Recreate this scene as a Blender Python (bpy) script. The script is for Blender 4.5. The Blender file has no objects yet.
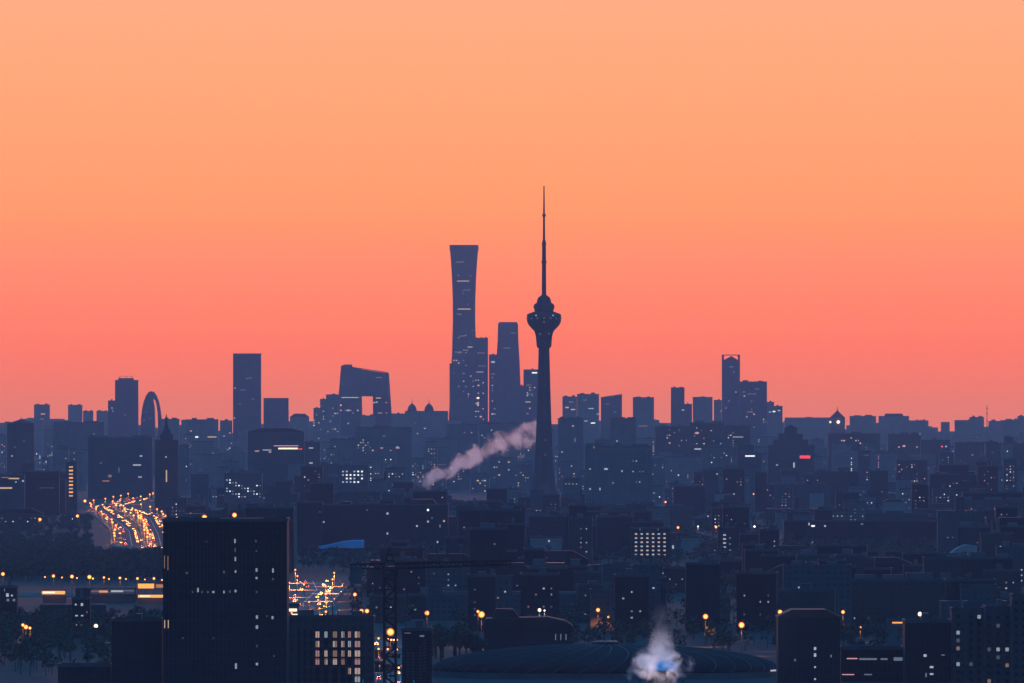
import bpy, math, random
from mathutils import Vector

R = math.radians
PI = math.pi
sc = bpy.context.scene
col = sc.collection
rng = random.Random(11)

# ------------------------------------------------------------------ camera
F = 10800.0          # focal length in pixels of a 1024 wide frame (a 380 mm lens)
HC = 108.0           # camera height above the plain
HY = 418.0           # picture row of the true horizon
def wx(px, D): return (px - 512.0) * D / F
def wz(py, D): return HC - (py - HY) * D / F
def gd(py): return HC * F / (py - HY)        # ground distance seen at a row

cam_d = bpy.data.cameras.new('camera')
cam_d.sensor_width = 36.0
cam_d.lens = 36.0 * F / 1024.0
cam_d.clip_start = 5.0
cam_d.clip_end = 400000.0
cam = bpy.data.objects.new('camera', cam_d)
col.objects.link(cam)
cam.location = (0, 0, HC)
cam.rotation_euler = (PI / 2 + math.atan((HY - 341.5) / F), 0, 0)
sc.camera = cam

# ------------------------------------------------------------------ sky, sun, exposure
SUN_EL, SUN_ROT = R(0.6), R(0.0)
world = bpy.data.worlds.new('World')
sc.world = world
world.use_nodes = True
nt = world.node_tree
nt.nodes.clear()
def N(nt, t, **kw):
    n = nt.nodes.new(t)
    for k, v in kw.items(): setattr(n, k, v)
    return n
def math_node(nt, op, a, b=None, c=None, clamp=False):
    n = N(nt, 'ShaderNodeMath', operation=op, use_clamp=clamp)
    for i, v in enumerate((a, b, c)):
        if v is None: continue
        if isinstance(v, (int, float)): n.inputs[i].default_value = v
        else: nt.links.new(v, n.inputs[i])
    return n.outputs[0]
def ramp(nt, fac, stops, interp='LINEAR'):
    n = N(nt, 'ShaderNodeValToRGB')
    cr = n.color_ramp
    cr.interpolation = interp
    while len(cr.elements) > 1: cr.elements.remove(cr.elements[0])
    cr.elements[0].position = stops[0][0]
    cr.elements[0].color = (*stops[0][1], 1)
    for p, c in stops[1:]:
        e = cr.elements.new(p)
        e.color = (*c, 1)
    nt.links.new(fac, n.inputs[0])
    return n.outputs[0]

geo = N(nt, 'ShaderNodeTexCoord')
sep = N(nt, 'ShaderNodeSeparateXYZ')
nt.links.new(geo.outputs['Generated'], sep.inputs[0])
sz = math_node(nt, 'SQRT', math_node(nt, 'MAXIMUM', sep.outputs['Z'], 0.0))
# the dawn band: from the coral horizon through peach to the dim blue overhead (fac = sqrt of sine of elevation)
DAWN = [
    (0.000, (0.900, 0.205, 0.080)),
    (0.041, (0.950, 0.200, 0.055)),
    (0.079, (1.180, 0.184, 0.004)),
    (0.104, (1.250, 0.232, 0.002)),
    (0.124, (1.230, 0.292, 0.010)),
    (0.142, (1.200, 0.360, 0.050)),
    (0.172, (1.150, 0.400, 0.138)),
    (0.197, (1.120, 0.425, 0.200)),
    (0.225, (0.500, 0.350, 0.400)),
    (0.260, (0.150, 0.300, 0.600)),
    (0.360, (0.030, 0.270, 0.640)),
    (1.000, (0.012, 0.262, 0.650)),
]
band = ramp(nt, sz, DAWN)
WEST = [
    (0.000, (0.003, 0.050, 0.110)),
    (0.250, (0.005, 0.090, 0.220)),
    (1.000, (0.012, 0.262, 0.650)),
]
west = ramp(nt, sz, WEST)
azi = math_node(nt, 'MULTIPLY_ADD', sep.outputs['Y'], 1.15, -0.15, clamp=True)
azi = math_node(nt, 'POWER', azi, 1.6)
mix = N(nt, 'ShaderNodeMix', data_type='RGBA')
nt.links.new(azi, mix.inputs['Factor'])
nt.links.new(west, mix.inputs['A'])
nt.links.new(band, mix.inputs['B'])
sky = N(nt, 'ShaderNodeTexSky')
sky.sky_type = 'NISHITA'
sky.sun_disc = False
sky.sun_elevation = SUN_EL
sky.sun_rotation = SUN_ROT
sky.air_density = 1.0
sky.dust_density = 2.0
scl = N(nt, 'ShaderNodeVectorMath', operation='SCALE')
nt.links.new(mix.outputs['Result'], scl.inputs[0])
scl.inputs['Scale'].default_value = 20.0
dim = N(nt, 'ShaderNodeVectorMath', operation='SCALE')
nt.links.new(sky.outputs[0], dim.inputs[0])
dim.inputs['Scale'].default_value = 0.15
add = N(nt, 'ShaderNodeVectorMath', operation='ADD')
nt.links.new(scl.outputs[0], add.inputs[0])
nt.links.new(dim.outputs[0], add.inputs[1])
bg = N(nt, 'ShaderNodeBackground')
bg.inputs['Strength'].default_value = 0.05
nt.links.new(add.outputs[0], bg.inputs['Color'])
wo = N(nt, 'ShaderNodeOutputWorld')
nt.links.new(bg.outputs[0], wo.inputs['Surface'])

sun_d = bpy.data.lights.new('sun', 'SUN')
sun_d.energy = 0.95
sun_d.angle = R(6.0)
sun_d.color = (1.0, 0.47, 0.50)
sun = bpy.data.objects.new('sun', sun_d)
col.objects.link(sun)
sun.rotation_euler = (-(PI / 2 - SUN_EL), 0, 0)      # shines from +Y, just above the skyline

vs = sc.view_settings
sc.display_settings.display_device = 'sRGB'
vs.view_transform = 'Standard'
vs.look = 'None'
vs.exposure = 0.0
vs.gamma = 1.0
vs.use_curve_mapping = False
cy = sc.cycles
cy.max_bounces = 7
cy.diffuse_bounces = 2
cy.glossy_bounces = 2
cy.transmission_bounces = 2
cy.volume_bounces = 4
cy.transparent_max_bounces = 8
cy.volume_step_rate = 1.0
cy.volume_max_steps = 256
cy.sample_clamp_indirect = 3.0
cy.use_denoising = True
try: cy.denoiser = 'OPENIMAGEDENOISE'
except Exception: pass
cy.use_adaptive_sampling = False

# ------------------------------------------------------------------ haze
HAZE_DENSITY = 1.8e-5
HAZE_COLOR = (0.52, 0.66, 1.0)
HAZE_G = 0.42
Y_FAR = 31500.0

# ------------------------------------------------------------------ materials
M = {}
def new_mat(name):
    m = bpy.data.materials.new(name)
    m.use_nodes = True
    m.node_tree.nodes.clear()
    return m, m.node_tree
def plain(name, color, rough=0.8, var=0.25, scale=0.15, metallic=0.0):
    m, t = new_mat(name)
    tc = N(t, 'ShaderNodeTexCoord')
    no = N(t, 'ShaderNodeTexNoise')
    no.inputs['Scale'].default_value = scale
    no.inputs['Detail'].default_value = 6
    t.links.new(tc.outputs['Object'], no.inputs['Vector'])
    c0 = tuple(x * (1 - var) for x in color); c1 = tuple(min(1, x * (1 + var)) for x in color)
    cl = ramp(t, no.outputs[0], [(0.3, c0), (0.7, c1)])
    p = N(t, 'ShaderNodeBsdfPrincipled')
    p.inputs['Roughness'].default_value = rough
    p.inputs['Metallic'].default_value = metallic
    p.inputs['Specular IOR Level'].default_value = 0.12
    t.links.new(cl, p.inputs['Base Color'])
    o = N(t, 'ShaderNodeOutputMaterial')
    t.links.new(p.outputs[0], o.inputs['Surface'])
    M[name] = m
    return m
def facade(name, wall, glass, bw=3.4, rh=3.2, mortar=0.7, rough=0.75):
    """wall with a grid of unlit panes: a brick texture over (x + y, z)"""
    m, t = new_mat(name)
    tc = N(t, 'ShaderNodeTexCoord')
    s = N(t, 'ShaderNodeSeparateXYZ')
    t.links.new(tc.outputs['Object'], s.inputs[0])
    u = math_node(t, 'ADD', s.outputs[0], s.outputs[1])
    cb = N(t, 'ShaderNodeCombineXYZ')
    t.links.new(u, cb.inputs[0]); t.links.new(s.outputs[2], cb.inputs[1])
    br = N(t, 'ShaderNodeTexBrick')
    br.offset = 0.0
    br.inputs['Scale'].default_value = 1.0
    br.inputs['Brick Width'].default_value = bw
    br.inputs['Row Height'].default_value = rh
    br.inputs['Mortar Size'].default_value = mortar
    br.inputs['Mortar Smooth'].default_value = 0.0
    br.inputs['Color1'].default_value = (*glass, 1)
    br.inputs['Color2'].default_value = (*[g * 1.6 for g in glass], 1)
    br.inputs['Mortar'].default_value = (*wall, 1)
    t.links.new(cb.outputs[0], br.inputs['Vector'])
    no = N(t, 'ShaderNodeTexNoise')
    no.inputs['Scale'].default_value = 0.06
    no.inputs['Detail'].default_value = 5
    t.links.new(tc.outputs['Object'], no.inputs['Vector'])
    k = math_node(t, 'MULTIPLY_ADD', no.outputs[0], 0.7, 0.65)
    sm = N(t, 'ShaderNodeVectorMath', operation='SCALE')
    t.links.new(br.outputs['Color'], sm.inputs[0]); t.links.new(k, sm.inputs['Scale'])
    p = N(t, 'ShaderNodeBsdfPrincipled')
    t.links.new(sm.outputs[0], p.inputs['Base Color'])
    ro = math_node(t, 'MULTIPLY_ADD', br.outputs['Fac'], rough - 0.55, 0.6)
    p.inputs['Specular IOR Level'].default_value = 0.2
    t.links.new(ro, p.inputs['Roughness'])
    o = N(t, 'ShaderNodeOutputMaterial')
    t.links.new(p.outputs[0], o.inputs['Surface'])
    M[name] = m
    return m
def emit(name, color, strength):
    m, t = new_mat(name)
    e = N(t, 'ShaderNodeEmission')
    e.inputs['Color'].default_value = (*color, 1)
    e.inputs['Strength'].default_value = strength
    o = N(t, 'ShaderNodeOutputMaterial')
    t.links.new(e.outputs[0], o.inputs['Surface'])
    try: m.cycles.emission_sampling = 'NONE'
    except Exception: pass
    M[name] = m
    return m

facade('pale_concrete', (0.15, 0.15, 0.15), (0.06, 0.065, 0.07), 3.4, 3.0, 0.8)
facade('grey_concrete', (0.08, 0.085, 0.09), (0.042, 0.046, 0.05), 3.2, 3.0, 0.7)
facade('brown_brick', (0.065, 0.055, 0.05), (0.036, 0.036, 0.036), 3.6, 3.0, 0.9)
facade('haze_concrete', (0.24, 0.19, 0.17), (0.07, 0.07, 0.075), 3.4, 3.0, 1.0)  # paler walls for distant blocks, standing in for thicker haze
facade('pink_render', (0.26, 0.19, 0.19), (0.04, 0.04, 0.05), 4.0, 3.2, 1.2)
facade('blue_glass', (0.06, 0.075, 0.095), (0.03, 0.04, 0.055), 1.6, 4.0, 0.18, 0.6)
facade('dark_glass', (0.022, 0.026, 0.03), (0.010, 0.013, 0.017), 1.8, 3.9, 0.25, 0.6)
plain('roof_felt', (0.03, 0.032, 0.035))
plain('roof_tile', (0.045, 0.04, 0.04))
plain('parapet', (0.08, 0.083, 0.09))
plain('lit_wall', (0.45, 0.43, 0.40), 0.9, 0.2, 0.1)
plain('plain_wall', (0.12, 0.12, 0.125), 0.85, 0.3, 0.05)
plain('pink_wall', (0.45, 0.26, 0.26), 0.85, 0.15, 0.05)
plain('tower_concrete', (0.045, 0.047, 0.05), 0.8, 0.2, 0.03)
plain('dark_steel', (0.04, 0.045, 0.05), 0.5, 0.2, 0.3, 0.6)
plain('crane_paint', (0.015, 0.014, 0.012), 0.95, 0.3, 0.5)
plain('asphalt', (0.05, 0.05, 0.052), 0.9, 0.25, 0.05)
plain('concrete_road', (0.15, 0.145, 0.14), 0.95, 0.2, 0.08)
plain('road_paint', (0.7, 0.7, 0.68), 0.7, 0.15, 0.5)
plain('kerb', (0.25, 0.25, 0.24), 0.9, 0.2, 0.3)
plain('blue_membrane', (0.30, 0.50, 0.85), 0.5, 0.15, 0.05)
plain('dawn_pink_sheet', (0.80, 0.30, 0.30), 0.5, 0.1, 0.05)  # white roof sheet with the dawn's pink put into its colour
plain('dome_skin', (0.012, 0.016, 0.02), 0.9, 0.3, 0.08)
plain('rib_metal', (0.08, 0.09, 0.095), 0.4, 0.15, 0.2, 0.3)
plain('bark', (0.05, 0.04, 0.03), 0.95)
plain('car_paint_dark', (0.05, 0.05, 0.055), 0.35)
plain('car_paint_pale', (0.5, 0.5, 0.5), 0.35)
plain('tyre', (0.02, 0.02, 0.02), 0.9)
plain('pane_glass', (0.02, 0.025, 0.03), 0.15)
emit('lit_cool', (0.72, 0.84, 1.0), 0.52)
emit('lit_cool_bright', (0.80, 0.90, 1.0), 1.4)
emit('lit_cool_dim', (0.55, 0.72, 1.0), 0.2)
emit('lit_warm', (1.0, 0.70, 0.46), 0.6)
emit('lit_warm_dim', (1.0, 0.62, 0.42), 0.2)
emit('lit_warm_bright', (1.0, 0.80, 0.58), 1.5)
emit('lit_warm_near', (1.0, 0.74, 0.64), 0.40)
emit('lit_pink_near', (1.0, 0.58, 0.60), 0.30)
emit('lit_near', (0.70, 0.86, 1.0), 0.34)
emit('lit_near_dim', (0.60, 0.80, 1.0), 0.08)
emit('lit_amber', (1.0, 0.34, 0.07), 1.6)
emit('lit_amber_dim', (1.0, 0.36, 0.10), 0.5)
emit('lit_pink', (1.0, 0.48, 0.55), 0.7)
emit('lit_red', (1.0, 0.06, 0.08), 1.3)
emit('lit_green', (0.1, 1.0, 0.65), 1.6)
def bloom_ball(name, core, rim, strength):
    """a lamp ball with its bloom halo put into the emission: hot in the middle, clearing towards its limb, from any side"""
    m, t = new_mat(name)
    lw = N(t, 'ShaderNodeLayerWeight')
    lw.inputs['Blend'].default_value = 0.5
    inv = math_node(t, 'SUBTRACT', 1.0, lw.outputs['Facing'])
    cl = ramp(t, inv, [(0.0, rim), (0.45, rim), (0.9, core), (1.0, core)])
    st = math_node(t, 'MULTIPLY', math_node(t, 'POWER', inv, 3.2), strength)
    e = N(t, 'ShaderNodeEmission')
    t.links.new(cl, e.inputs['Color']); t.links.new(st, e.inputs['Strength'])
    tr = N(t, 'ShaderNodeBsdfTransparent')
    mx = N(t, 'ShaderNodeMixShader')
    t.links.new(math_node(t, 'POWER', inv, 1.3), mx.inputs[0])  # limb fades to clear, shaping camera bloom into the lamp
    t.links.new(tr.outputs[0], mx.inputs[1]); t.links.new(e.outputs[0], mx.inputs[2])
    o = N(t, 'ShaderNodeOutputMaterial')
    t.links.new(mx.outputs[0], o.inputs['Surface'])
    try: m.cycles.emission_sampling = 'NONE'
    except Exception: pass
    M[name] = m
bloom_ball('lamp_sodium', (1.0, 0.38, 0.085), (1.0, 0.12, 0.018), 4.6)
bloom_ball('lamp_white', (1.0, 0.85, 0.6), (1.0, 0.55, 0.3), 6.0)
emit('head_lamp', (1.0, 0.44, 0.12), 9.0)
emit('tail_lamp', (1.0, 0.10, 0.04), 4.0)
# leaves
m, t = new_mat('leaves')
tc = N(t, 'ShaderNodeTexCoord')
no = N(t, 'ShaderNodeTexNoise'); no.inputs['Scale'].default_value = 0.35
t.links.new(tc.outputs['Object'], no.inputs['Vector'])
cl = ramp(t, no.outputs[0], [(0.3, (0.018, 0.028, 0.014)), (0.7, (0.05, 0.06, 0.03))])
p = N(t, 'ShaderNodeBsdfPrincipled'); p.inputs['Roughness'].default_value = 0.8
t.links.new(cl, p.inputs['Base Color'])
o = N(t, 'ShaderNodeOutputMaterial'); t.links.new(p.outputs[0], o.inputs['Surface'])
M['leaves'] = m
# ground
m, t = new_mat('ground')
tc = N(t, 'ShaderNodeTexCoord')
no = N(t, 'ShaderNodeTexNoise'); no.inputs['Scale'].default_value = 0.006; no.inputs['Detail'].default_value = 8
t.links.new(tc.outputs['Object'], no.inputs['Vector'])
vo = N(t, 'ShaderNodeTexVoronoi'); vo.inputs['Scale'].default_value = 0.012
t.links.new(tc.outputs['Object'], vo.inputs['Vector'])
c1 = ramp(t, no.outputs[0], [(0.35, (0.008, 0.011, 0.008)), (0.5, (0.016, 0.017, 0.016)), (0.68, (0.032, 0.032, 0.03))])
mx = N(t, 'ShaderNodeMix', data_type='RGBA', blend_type='MULTIPLY')
mx.inputs['Factor'].default_value = 0.5
t.links.new(c1, mx.inputs['A']); t.links.new(vo.outputs['Color'], mx.inputs['B'])
p = N(t, 'ShaderNodeBsdfPrincipled'); p.inputs['Roughness'].default_value = 0.95
t.links.new(mx.outputs['Result'], p.inputs['Base Color'])
o = N(t, 'ShaderNodeOutputMaterial'); t.links.new(p.outputs[0], o.inputs['Surface'])
M['ground'] = m

# ------------------------------------------------------------------ mesh helpers
class MB:
    def __init__(s): s.v = []; s.f = []
    def box(s, x0, x1, y0, y1, z0, z1):
        b = len(s.v)
        s.v += [(x0,y0,z0),(x1,y0,z0),(x1,y1,z0),(x0,y1,z0),(x0,y0,z1),(x1,y0,z1),(x1,y1,z1),(x0,y1,z1)]
        s.f += [(b,b+3,b+2,b+1),(b+4,b+5,b+6,b+7),(b,b+1,b+5,b+4),(b+1,b+2,b+6,b+5),(b+2,b+3,b+7,b+6),(b+3,b,b+4,b+7)]
        return s
    def prism(s, poly, y0, y1):
        """polygon in x,z pushed from y0 to y1"""
        b = len(s.v); n = len(poly)
        s.v += [(x, y0, z) for x, z in poly] + [(x, y1, z) for x, z in poly]
        s.f.append(tuple(range(b, b + n))); s.f.append(tuple(range(b + 2 * n - 1, b + n - 1, -1)))
        for i in range(n):
            j = (i + 1) % n
            s.f.append((b + j, b + i, b + n + i, b + n + j))
        return s
    def loft(s, rings, cap=True):
        b = len(s.v); n = len(rings[0])
        for r in rings: s.v += r
        for k in range(len(rings) - 1):
            for i in range(n):
                j = (i + 1) % n
                s.f.append((b + k*n + i, b + k*n + j, b + (k+1)*n + j, b + (k+1)*n + i))
        if cap:
            s.f.append(tuple(b + i for i in range(n - 1, -1, -1)))
            e = b + (len(rings) - 1) * n
            s.f.append(tuple(e + i for i in range(n)))
        return s
    def lathe(s, prof, seg=24, cx=0, cy=0):
        return s.loft([[(cx + r*math.cos(2*PI*i/seg), cy + r*math.sin(2*PI*i/seg), z) for i in range(seg)] for r, z in prof])
    def tube(s, p, q, r0, r1=None, seg=6):
        r1 = r0 if r1 is None else r1
        p = Vector(p); q = Vector(q); d = (q - p).normalized()
        a = d.orthogonal().normalized(); c = d.cross(a)
        def ring(o, r): return [tuple(o + (a*math.cos(2*PI*i/seg) + c*math.sin(2*PI*i/seg))*r) for i in range(seg)]
        return s.loft([ring(p, r0), ring(q, r1)])
    def build(s, name, mat, parent=None, loc=(0,0,0), smooth=False):
        me = bpy.data.meshes.new(name)
        me.from_pydata(s.v, [], s.f)
        me.update()
        me.materials.append(M[mat] if isinstance(mat, str) else mat)
        if smooth: me.polygons.foreach_set('use_smooth', [True]*len(me.polygons))
        o = bpy.data.objects.new(name, me)
        col.objects.link(o)
        o.location = loc
        if parent: o.parent = parent
        return o
def tag(o, label=None, cat=None, group=None, kind=None):
    if label: o['label'] = label
    if cat: o['category'] = cat
    if group: o['group'] = group
    if kind: o['kind'] = kind
    return o
def empty(name, loc, label=None, cat=None, group=None, rz=0):
    o = bpy.data.objects.new(name, None)
    o.empty_display_size = 5
    col.objects.link(o)
    o.location = loc; o.rotation_euler = (0, 0, rz)
    return tag(o, label, cat, group)
KIDS = {}
def copy_tree(o, parent=None):
    c = o.copy(); col.objects.link(c)
    if parent: c.parent = parent
    for ch in list(o.children): copy_tree(ch, c)
    return c

_win = {}
def window(parent, x, y, z, w, h, mat, name='lit_window'):
    """a lit window: one shallow pane box, standing 0.3 m proud of the wall"""
    key = (round(w, 1), round(h, 1), mat)
    if key not in _win:
        me = bpy.data.meshes.new('lit_window')
        mb = MB().box(-w/2, w/2, -0.3, 0.3, -h/2, h/2)
        me.from_pydata(mb.v, [], mb.f); me.materials.append(M[mat])
        _win[key] = me
    o = bpy.data.objects.new(name, _win[key])
    col.objects.link(o); o.parent = parent; o.location = (x, y, z)
    return o

# ------------------------------------------------------------------ setting
g = MB()
gx = 9000
g.v = [(-gx, -2000, 0), (gx, -2000, 0), (gx, Y_FAR, 0), (-gx, Y_FAR, 0)]; g.f = [(0, 1, 2, 3)]
tag(g.build('ground', 'ground'), kind='structure')

hz = MB().box(-gx - 200, gx + 200, -2200, Y_FAR + 200, -1.0, 585)
m, t = new_mat('haze')
pv = N(t, 'ShaderNodeVolumePrincipled')
pv.inputs['Color'].default_value = (*HAZE_COLOR, 1)
pv.inputs['Density'].default_value = HAZE_DENSITY
pv.inputs['Anisotropy'].default_value = HAZE_G
pv.inputs['Absorption Color'].default_value = (1, 1, 1, 1)
o = N(t, 'ShaderNodeOutputMaterial')
t.links.new(pv.outputs[0], o.inputs['Volume'])
M['haze'] = m
tag(hz.build('haze', 'haze'), kind='stuff')

def strip(name, pts, width, z=0.12, mat='asphalt'):
    """a road: pts are ground points, a sheet with kerbs and a painted centre line"""
    P = [Vector((x, y, 0)) for x, y in pts]
    mb, kb, ln = MB(), MB(), MB()
    for i in range(len(P) - 1):
        a, b = P[i], P[i+1]
        d = (b - a).normalized(); n = Vector((-d.y, d.x, 0))
        e = d * (width * 0.25)
        a2, b2 = a - e, b + e
        zz = z + 0.01 * i
        for m_, o0, o1, h in ((mb, -width/2, width/2, zz), (ln, -0.25, 0.25, zz + 0.1), (ln, width*0.25-.1, width*0.25+.1, zz + 0.1), (ln, -width*0.25-.1, -width*0.25+.1, zz + 0.1)):
            k = len(m_.v)
            m_.v += [tuple(a2 + n*o0 + Vector((0,0,h))), tuple(a2 + n*o1 + Vector((0,0,h))), tuple(b2 + n*o1 + Vector((0,0,h))), tuple(b2 + n*o0 + Vector((0,0,h)))]
            m_.f.append((k, k+3, k+2, k+1))
        for o0 in (-width/2-.3, width/2+.3):
            k = len(kb.v)
            for q in (a2, b2):
                for oo, hh in ((-.2, 0), (.2, 0), (.2, 1.6), (-.2, 1.6)): kb.v.append(tuple(q + n*(o0+oo) + Vector((0,0,hh))))
            kb.f += [(k, k+1, k+2, k+3), (k+7, k+6, k+5, k+4)] + [(k+u, k+4+u, k+4+(u+1)%4, k+(u+1)%4) for u in range(4)]
    r = tag(mb.build(name, mat), kind='structure')
    tag(ln.build('road_marking', 'road_paint'), kind='structure')
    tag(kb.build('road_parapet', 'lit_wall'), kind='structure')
    return r
def G(px, py):
    D = gd(py); return (wx(px, D), D)
far_road_a = [G(152, 549), G(132, 546), G(129, 531), G(113, 518), G(99, 508), G(120, 504.5), G(146, 498), G(126, 493)]
far_road_b = [G(162, 549), G(158, 534), G(150, 519), G(140, 514), G(122, 510)]
strip('road', far_road_a, 34)
strip('road', far_road_b, 30, 0.2)
near_road = [G(389, 700), G(388, 668), G(384, 640), G(345, 626), G(305, 613), G(303, 604), G(317, 590), G(313, 582)]
strip('road', [G(389, 700), G(388, 668), G(384, 640)], 20, .12, 'concrete_road')
strip('road', [G(302, 632), G(305, 613), G(303, 604), G(317, 590), G(313, 582)], 34, 0.2, 'concrete_road')
strip('road', [(-640, 6560), (-200, 6560)], 26, 0.28)

# ------------------------------------------------------------------ buildings
def body_box(w, d, h, mat, parent, name='body'):
    return MB().box(-w/2, w/2, -d/2, d/2, 0, h).build(name, mat, parent)

def roof_flat(w, d, h, parent, rs, plant=True):
    rf = MB()
    t_ = 0.5; ph = 1.3
    rf.box(-w/2-.3, w/2+.3, -d/2-.3, -d/2+t_, h, h+ph).box(-w/2-.3, w/2+.3, d/2-t_, d/2+.3, h, h+ph)
    rf.box(-w/2-.3, -w/2+t_, -d/2+t_, d/2-t_, h, h+ph).box(w/2-t_, w/2+.3, -d/2+t_, d/2-t_, h, h+ph)
    rf.box(-w/2+t_, w/2-t_, -d/2+t_, d/2-t_, h, h+.3)
    r = rf.build('roof', 'parapet', parent)
    if plant:
        k = 1 if w < 24 else rs.choice((1, 2, 2, 3))
        for i in range(k):
            pw = rs.uniform(.12, .3)*w; pd = rs.uniform(.3, .6)*d; pz = rs.uniform(2.2, 4.5)
            cx = -w/2 + w*(i + .5)/k + rs.uniform(-.1, .1)*w/k
            MB().box(cx-pw/2, cx+pw/2, -pd/2, pd/2, h+.3, h+.3+pz).build('plant_room', 'plain_wall', r)
        if rs.random() < .3:
            ax = rs.uniform(-.35, .35)*w
            MB().tube((ax, 0, h+.3), (ax, 0, h+rs.uniform(6, 11)), .25, .08, 5).build('antenna', 'dark_steel', r)
    return r
def roof_gable(w, d, h, parent, rise):
    p = [(-w/2-.6, h), (w/2+.6, h), (w/2*.55, h+rise), (-w/2*.55, h+rise)]
    return MB().prism(p, -d/2-.6, d/2+.6).build('roof', 'roof_tile', parent)
def roof_pyramid(w, d, h, parent, rise, spire=0):
    e = .8
    mb = MB().loft([[(-w/2-e,-d/2-e,h),(w/2+e,-d/2-e,h),(w/2+e,d/2+e,h),(-w/2-e,d/2+e,h)],
                    [(-w*.18,-d*.18,h+rise*.6),(w*.18,-d*.18,h+rise*.6),(w*.18,d*.18,h+rise*.6),(-w*.18,d*.18,h+rise*.6)],
                    [(-.5,-.5,h+rise),(.5,-.5,h+rise),(.5,.5,h+rise),(-.5,.5,h+rise)]])
    r = mb.build('roof', 'roof_tile', parent)
    if spire: MB().tube((0,0,h+rise-.2), (0,0,h+rise+spire), .6, .1).build('spire', 'dark_steel', r)
    return r

HERO_RECTS = []
def B(name, px0, px1, pyt, D, label, mat='grey_concrete', depth=None, roof='flat', lits=(), cat='building', rise=8, spire=0, protect=True, **kw):
    w = (px1 - px0) * D / F
    d = depth or max(14, min(w, 32))
    h = wz(pyt, D)
    root = empty(name, (wx((px0 + px1)/2, D), D + d/2, 0), label, cat)
    root['_front'] = d/2
    if mat == 'grey_concrete' and D > 20000: mat = 'haze_concrete'  # walls lightened with distance: haze put into their colour
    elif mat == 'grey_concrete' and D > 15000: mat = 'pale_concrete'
    rs = random.Random(int(px0*13 + pyt*7))
    if roof == 'none':
        pass
    else:
        body_box(w, d, h, mat, root)
    if roof == 'flat': roof_flat(w, d, h, root, rs)
    elif roof == 'plain': roof_flat(w, d, h, root, rs, False)
    elif roof == 'gable': roof_gable(w, d, h, root, rise)
    elif roof == 'pyramid': roof_pyramid(w, d, h, root, rise, spire)
    lit(root, D, lits)
    del root['_front']
    root_info[root.name] = (D, d, w, h)
    return root
root_info = {}
def lit(root, D, lits, name='lit_window', fy=None):
    f = root_info[root.name][1]/2 if root.name in root_info else root['_front']
    if fy is not None: f = fy
    for px, py, w, h, mt in lits:
        window(root, wx(px, D) - root.location.x, -f, wz(py, D), w*D/F*.88, h*D/F*.85, mt, name)
def scatter(x0, x1, y0, y1, n, mats=('lit_cool', 'lit_cool_dim', 'lit_warm', 'lit_warm_dim'), s=1.3, seed=0):
    rs = random.Random(int(x0*7 + y0*3 + n + seed))
    out = []
    for i in range(n):
        k = s * rs.uniform(.7, 1.25)
        gx_, gy_ = 2.4, 2.6
        px = x0 + gx_*round(rs.uniform(0, x1-x0)/gx_); py = y0 + gy_*round(rs.uniform(0, y1-y0)/gy_)
        out.append((px, py, k*rs.choice((1, 1, 1.6)), k, rs.choice(mats)))
    return list({(a, b): (a, b, c, d, e) for a, b, c, d, e in out}.values())
def grid(x0, x1, nx, y0, y1, ny, w, h, mats, keep=1.0, seed=1):
    rs = random.Random(seed)
    return [(x0 + (x1-x0)*i/max(1, nx-1), y0 + (y1-y0)*j/max(1, ny-1), w, h, rs.choice(mats)) for i in range(nx) for j in range(ny) if rs.random() < keep]

# --- the flared tallest tower
def flared_tower():
    D = 26200; s = D/F
    root = empty('flared_skyscraper', (wx(464, D), D + 36, 0), 'tallest skyscraper, a flared vase shaped glass tower with a wide flat top', 'skyscraper')
    prof = [(0, 41), (90, 38), (180, 33), (270, 29), (345, 27.2), (400, 27.6), (450, 29.5), (490, 32), (516, 34)]
    rings = []
    for z, a in prof:
        c = a*.16
        rings.append([(-a+c,-a,z),(a-c,-a,z),(a,-a+c,z),(a,a-c,z),(a-c,a,z),(-a+c,a,z),(-a,a-c,z),(-a,-a+c,z)])
    b = MB().loft(rings).build('body', 'blue_glass', root)
    cr = MB()
    for (x0, x1, y0, y1) in ((-35,35,-35,-33.5),(-35,35,33.5,35),(-35,-33.5,-33.5,33.5),(33.5,35,-33.5,33.5)): cr.box(x0,x1,y0,y1,514,528)
    cr.box(-33,33,-33,33,514,516)
    cr.build('crown', 'blue_glass', root)
    for px in (452.5, 475.5):      # corner mullions of the crown
        MB().box(wx(px, D)-root.location.x-1, wx(px, D)-root.location.x+1, -36.2, -35.1, 500, 527).build('corner_fin', 'parapet', root)
    def front(z):
        for (z0, a0), (z1, a1) in zip(prof, prof[1:]):
            if z0 <= z <= z1: return a0 + (a1-a0)*(z-z0)/(z1-z0)
        return prof[-1][1]
    L = [(460, 262, 8, .8, 'lit_warm_dim'), (463, 281, 12, .8, 'lit_warm'), (467, 290, 7, .7, 'lit_cool_dim'), (464, 309, 13, .9, 'lit_warm'), (459, 314, 5, .7, 'lit_cool_dim'),
         (462, 336, 6, .8, 'lit_warm_dim'), (466, 350, 4, 1, 'lit_warm_dim'), (458, 352, 7, .9, 'lit_cool_dim'), (470, 347, 5, .9, 'lit_cool')]
    L += scatter(454, 474, 350, 400, 22, ('lit_warm', 'lit_cool', 'lit_cool_dim', 'lit_warm_dim'), 1.1)
    L += scatter(456, 473, 265, 345, 12, ('lit_warm_dim', 'lit_cool_dim'), 1.0)
    for px, py, w, h, mt in L:
        z = wz(py, D)
        window(root, wx(px, D)-root.location.x, -front(z), z, w*s, h*s, mt)
flared_tower()

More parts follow.
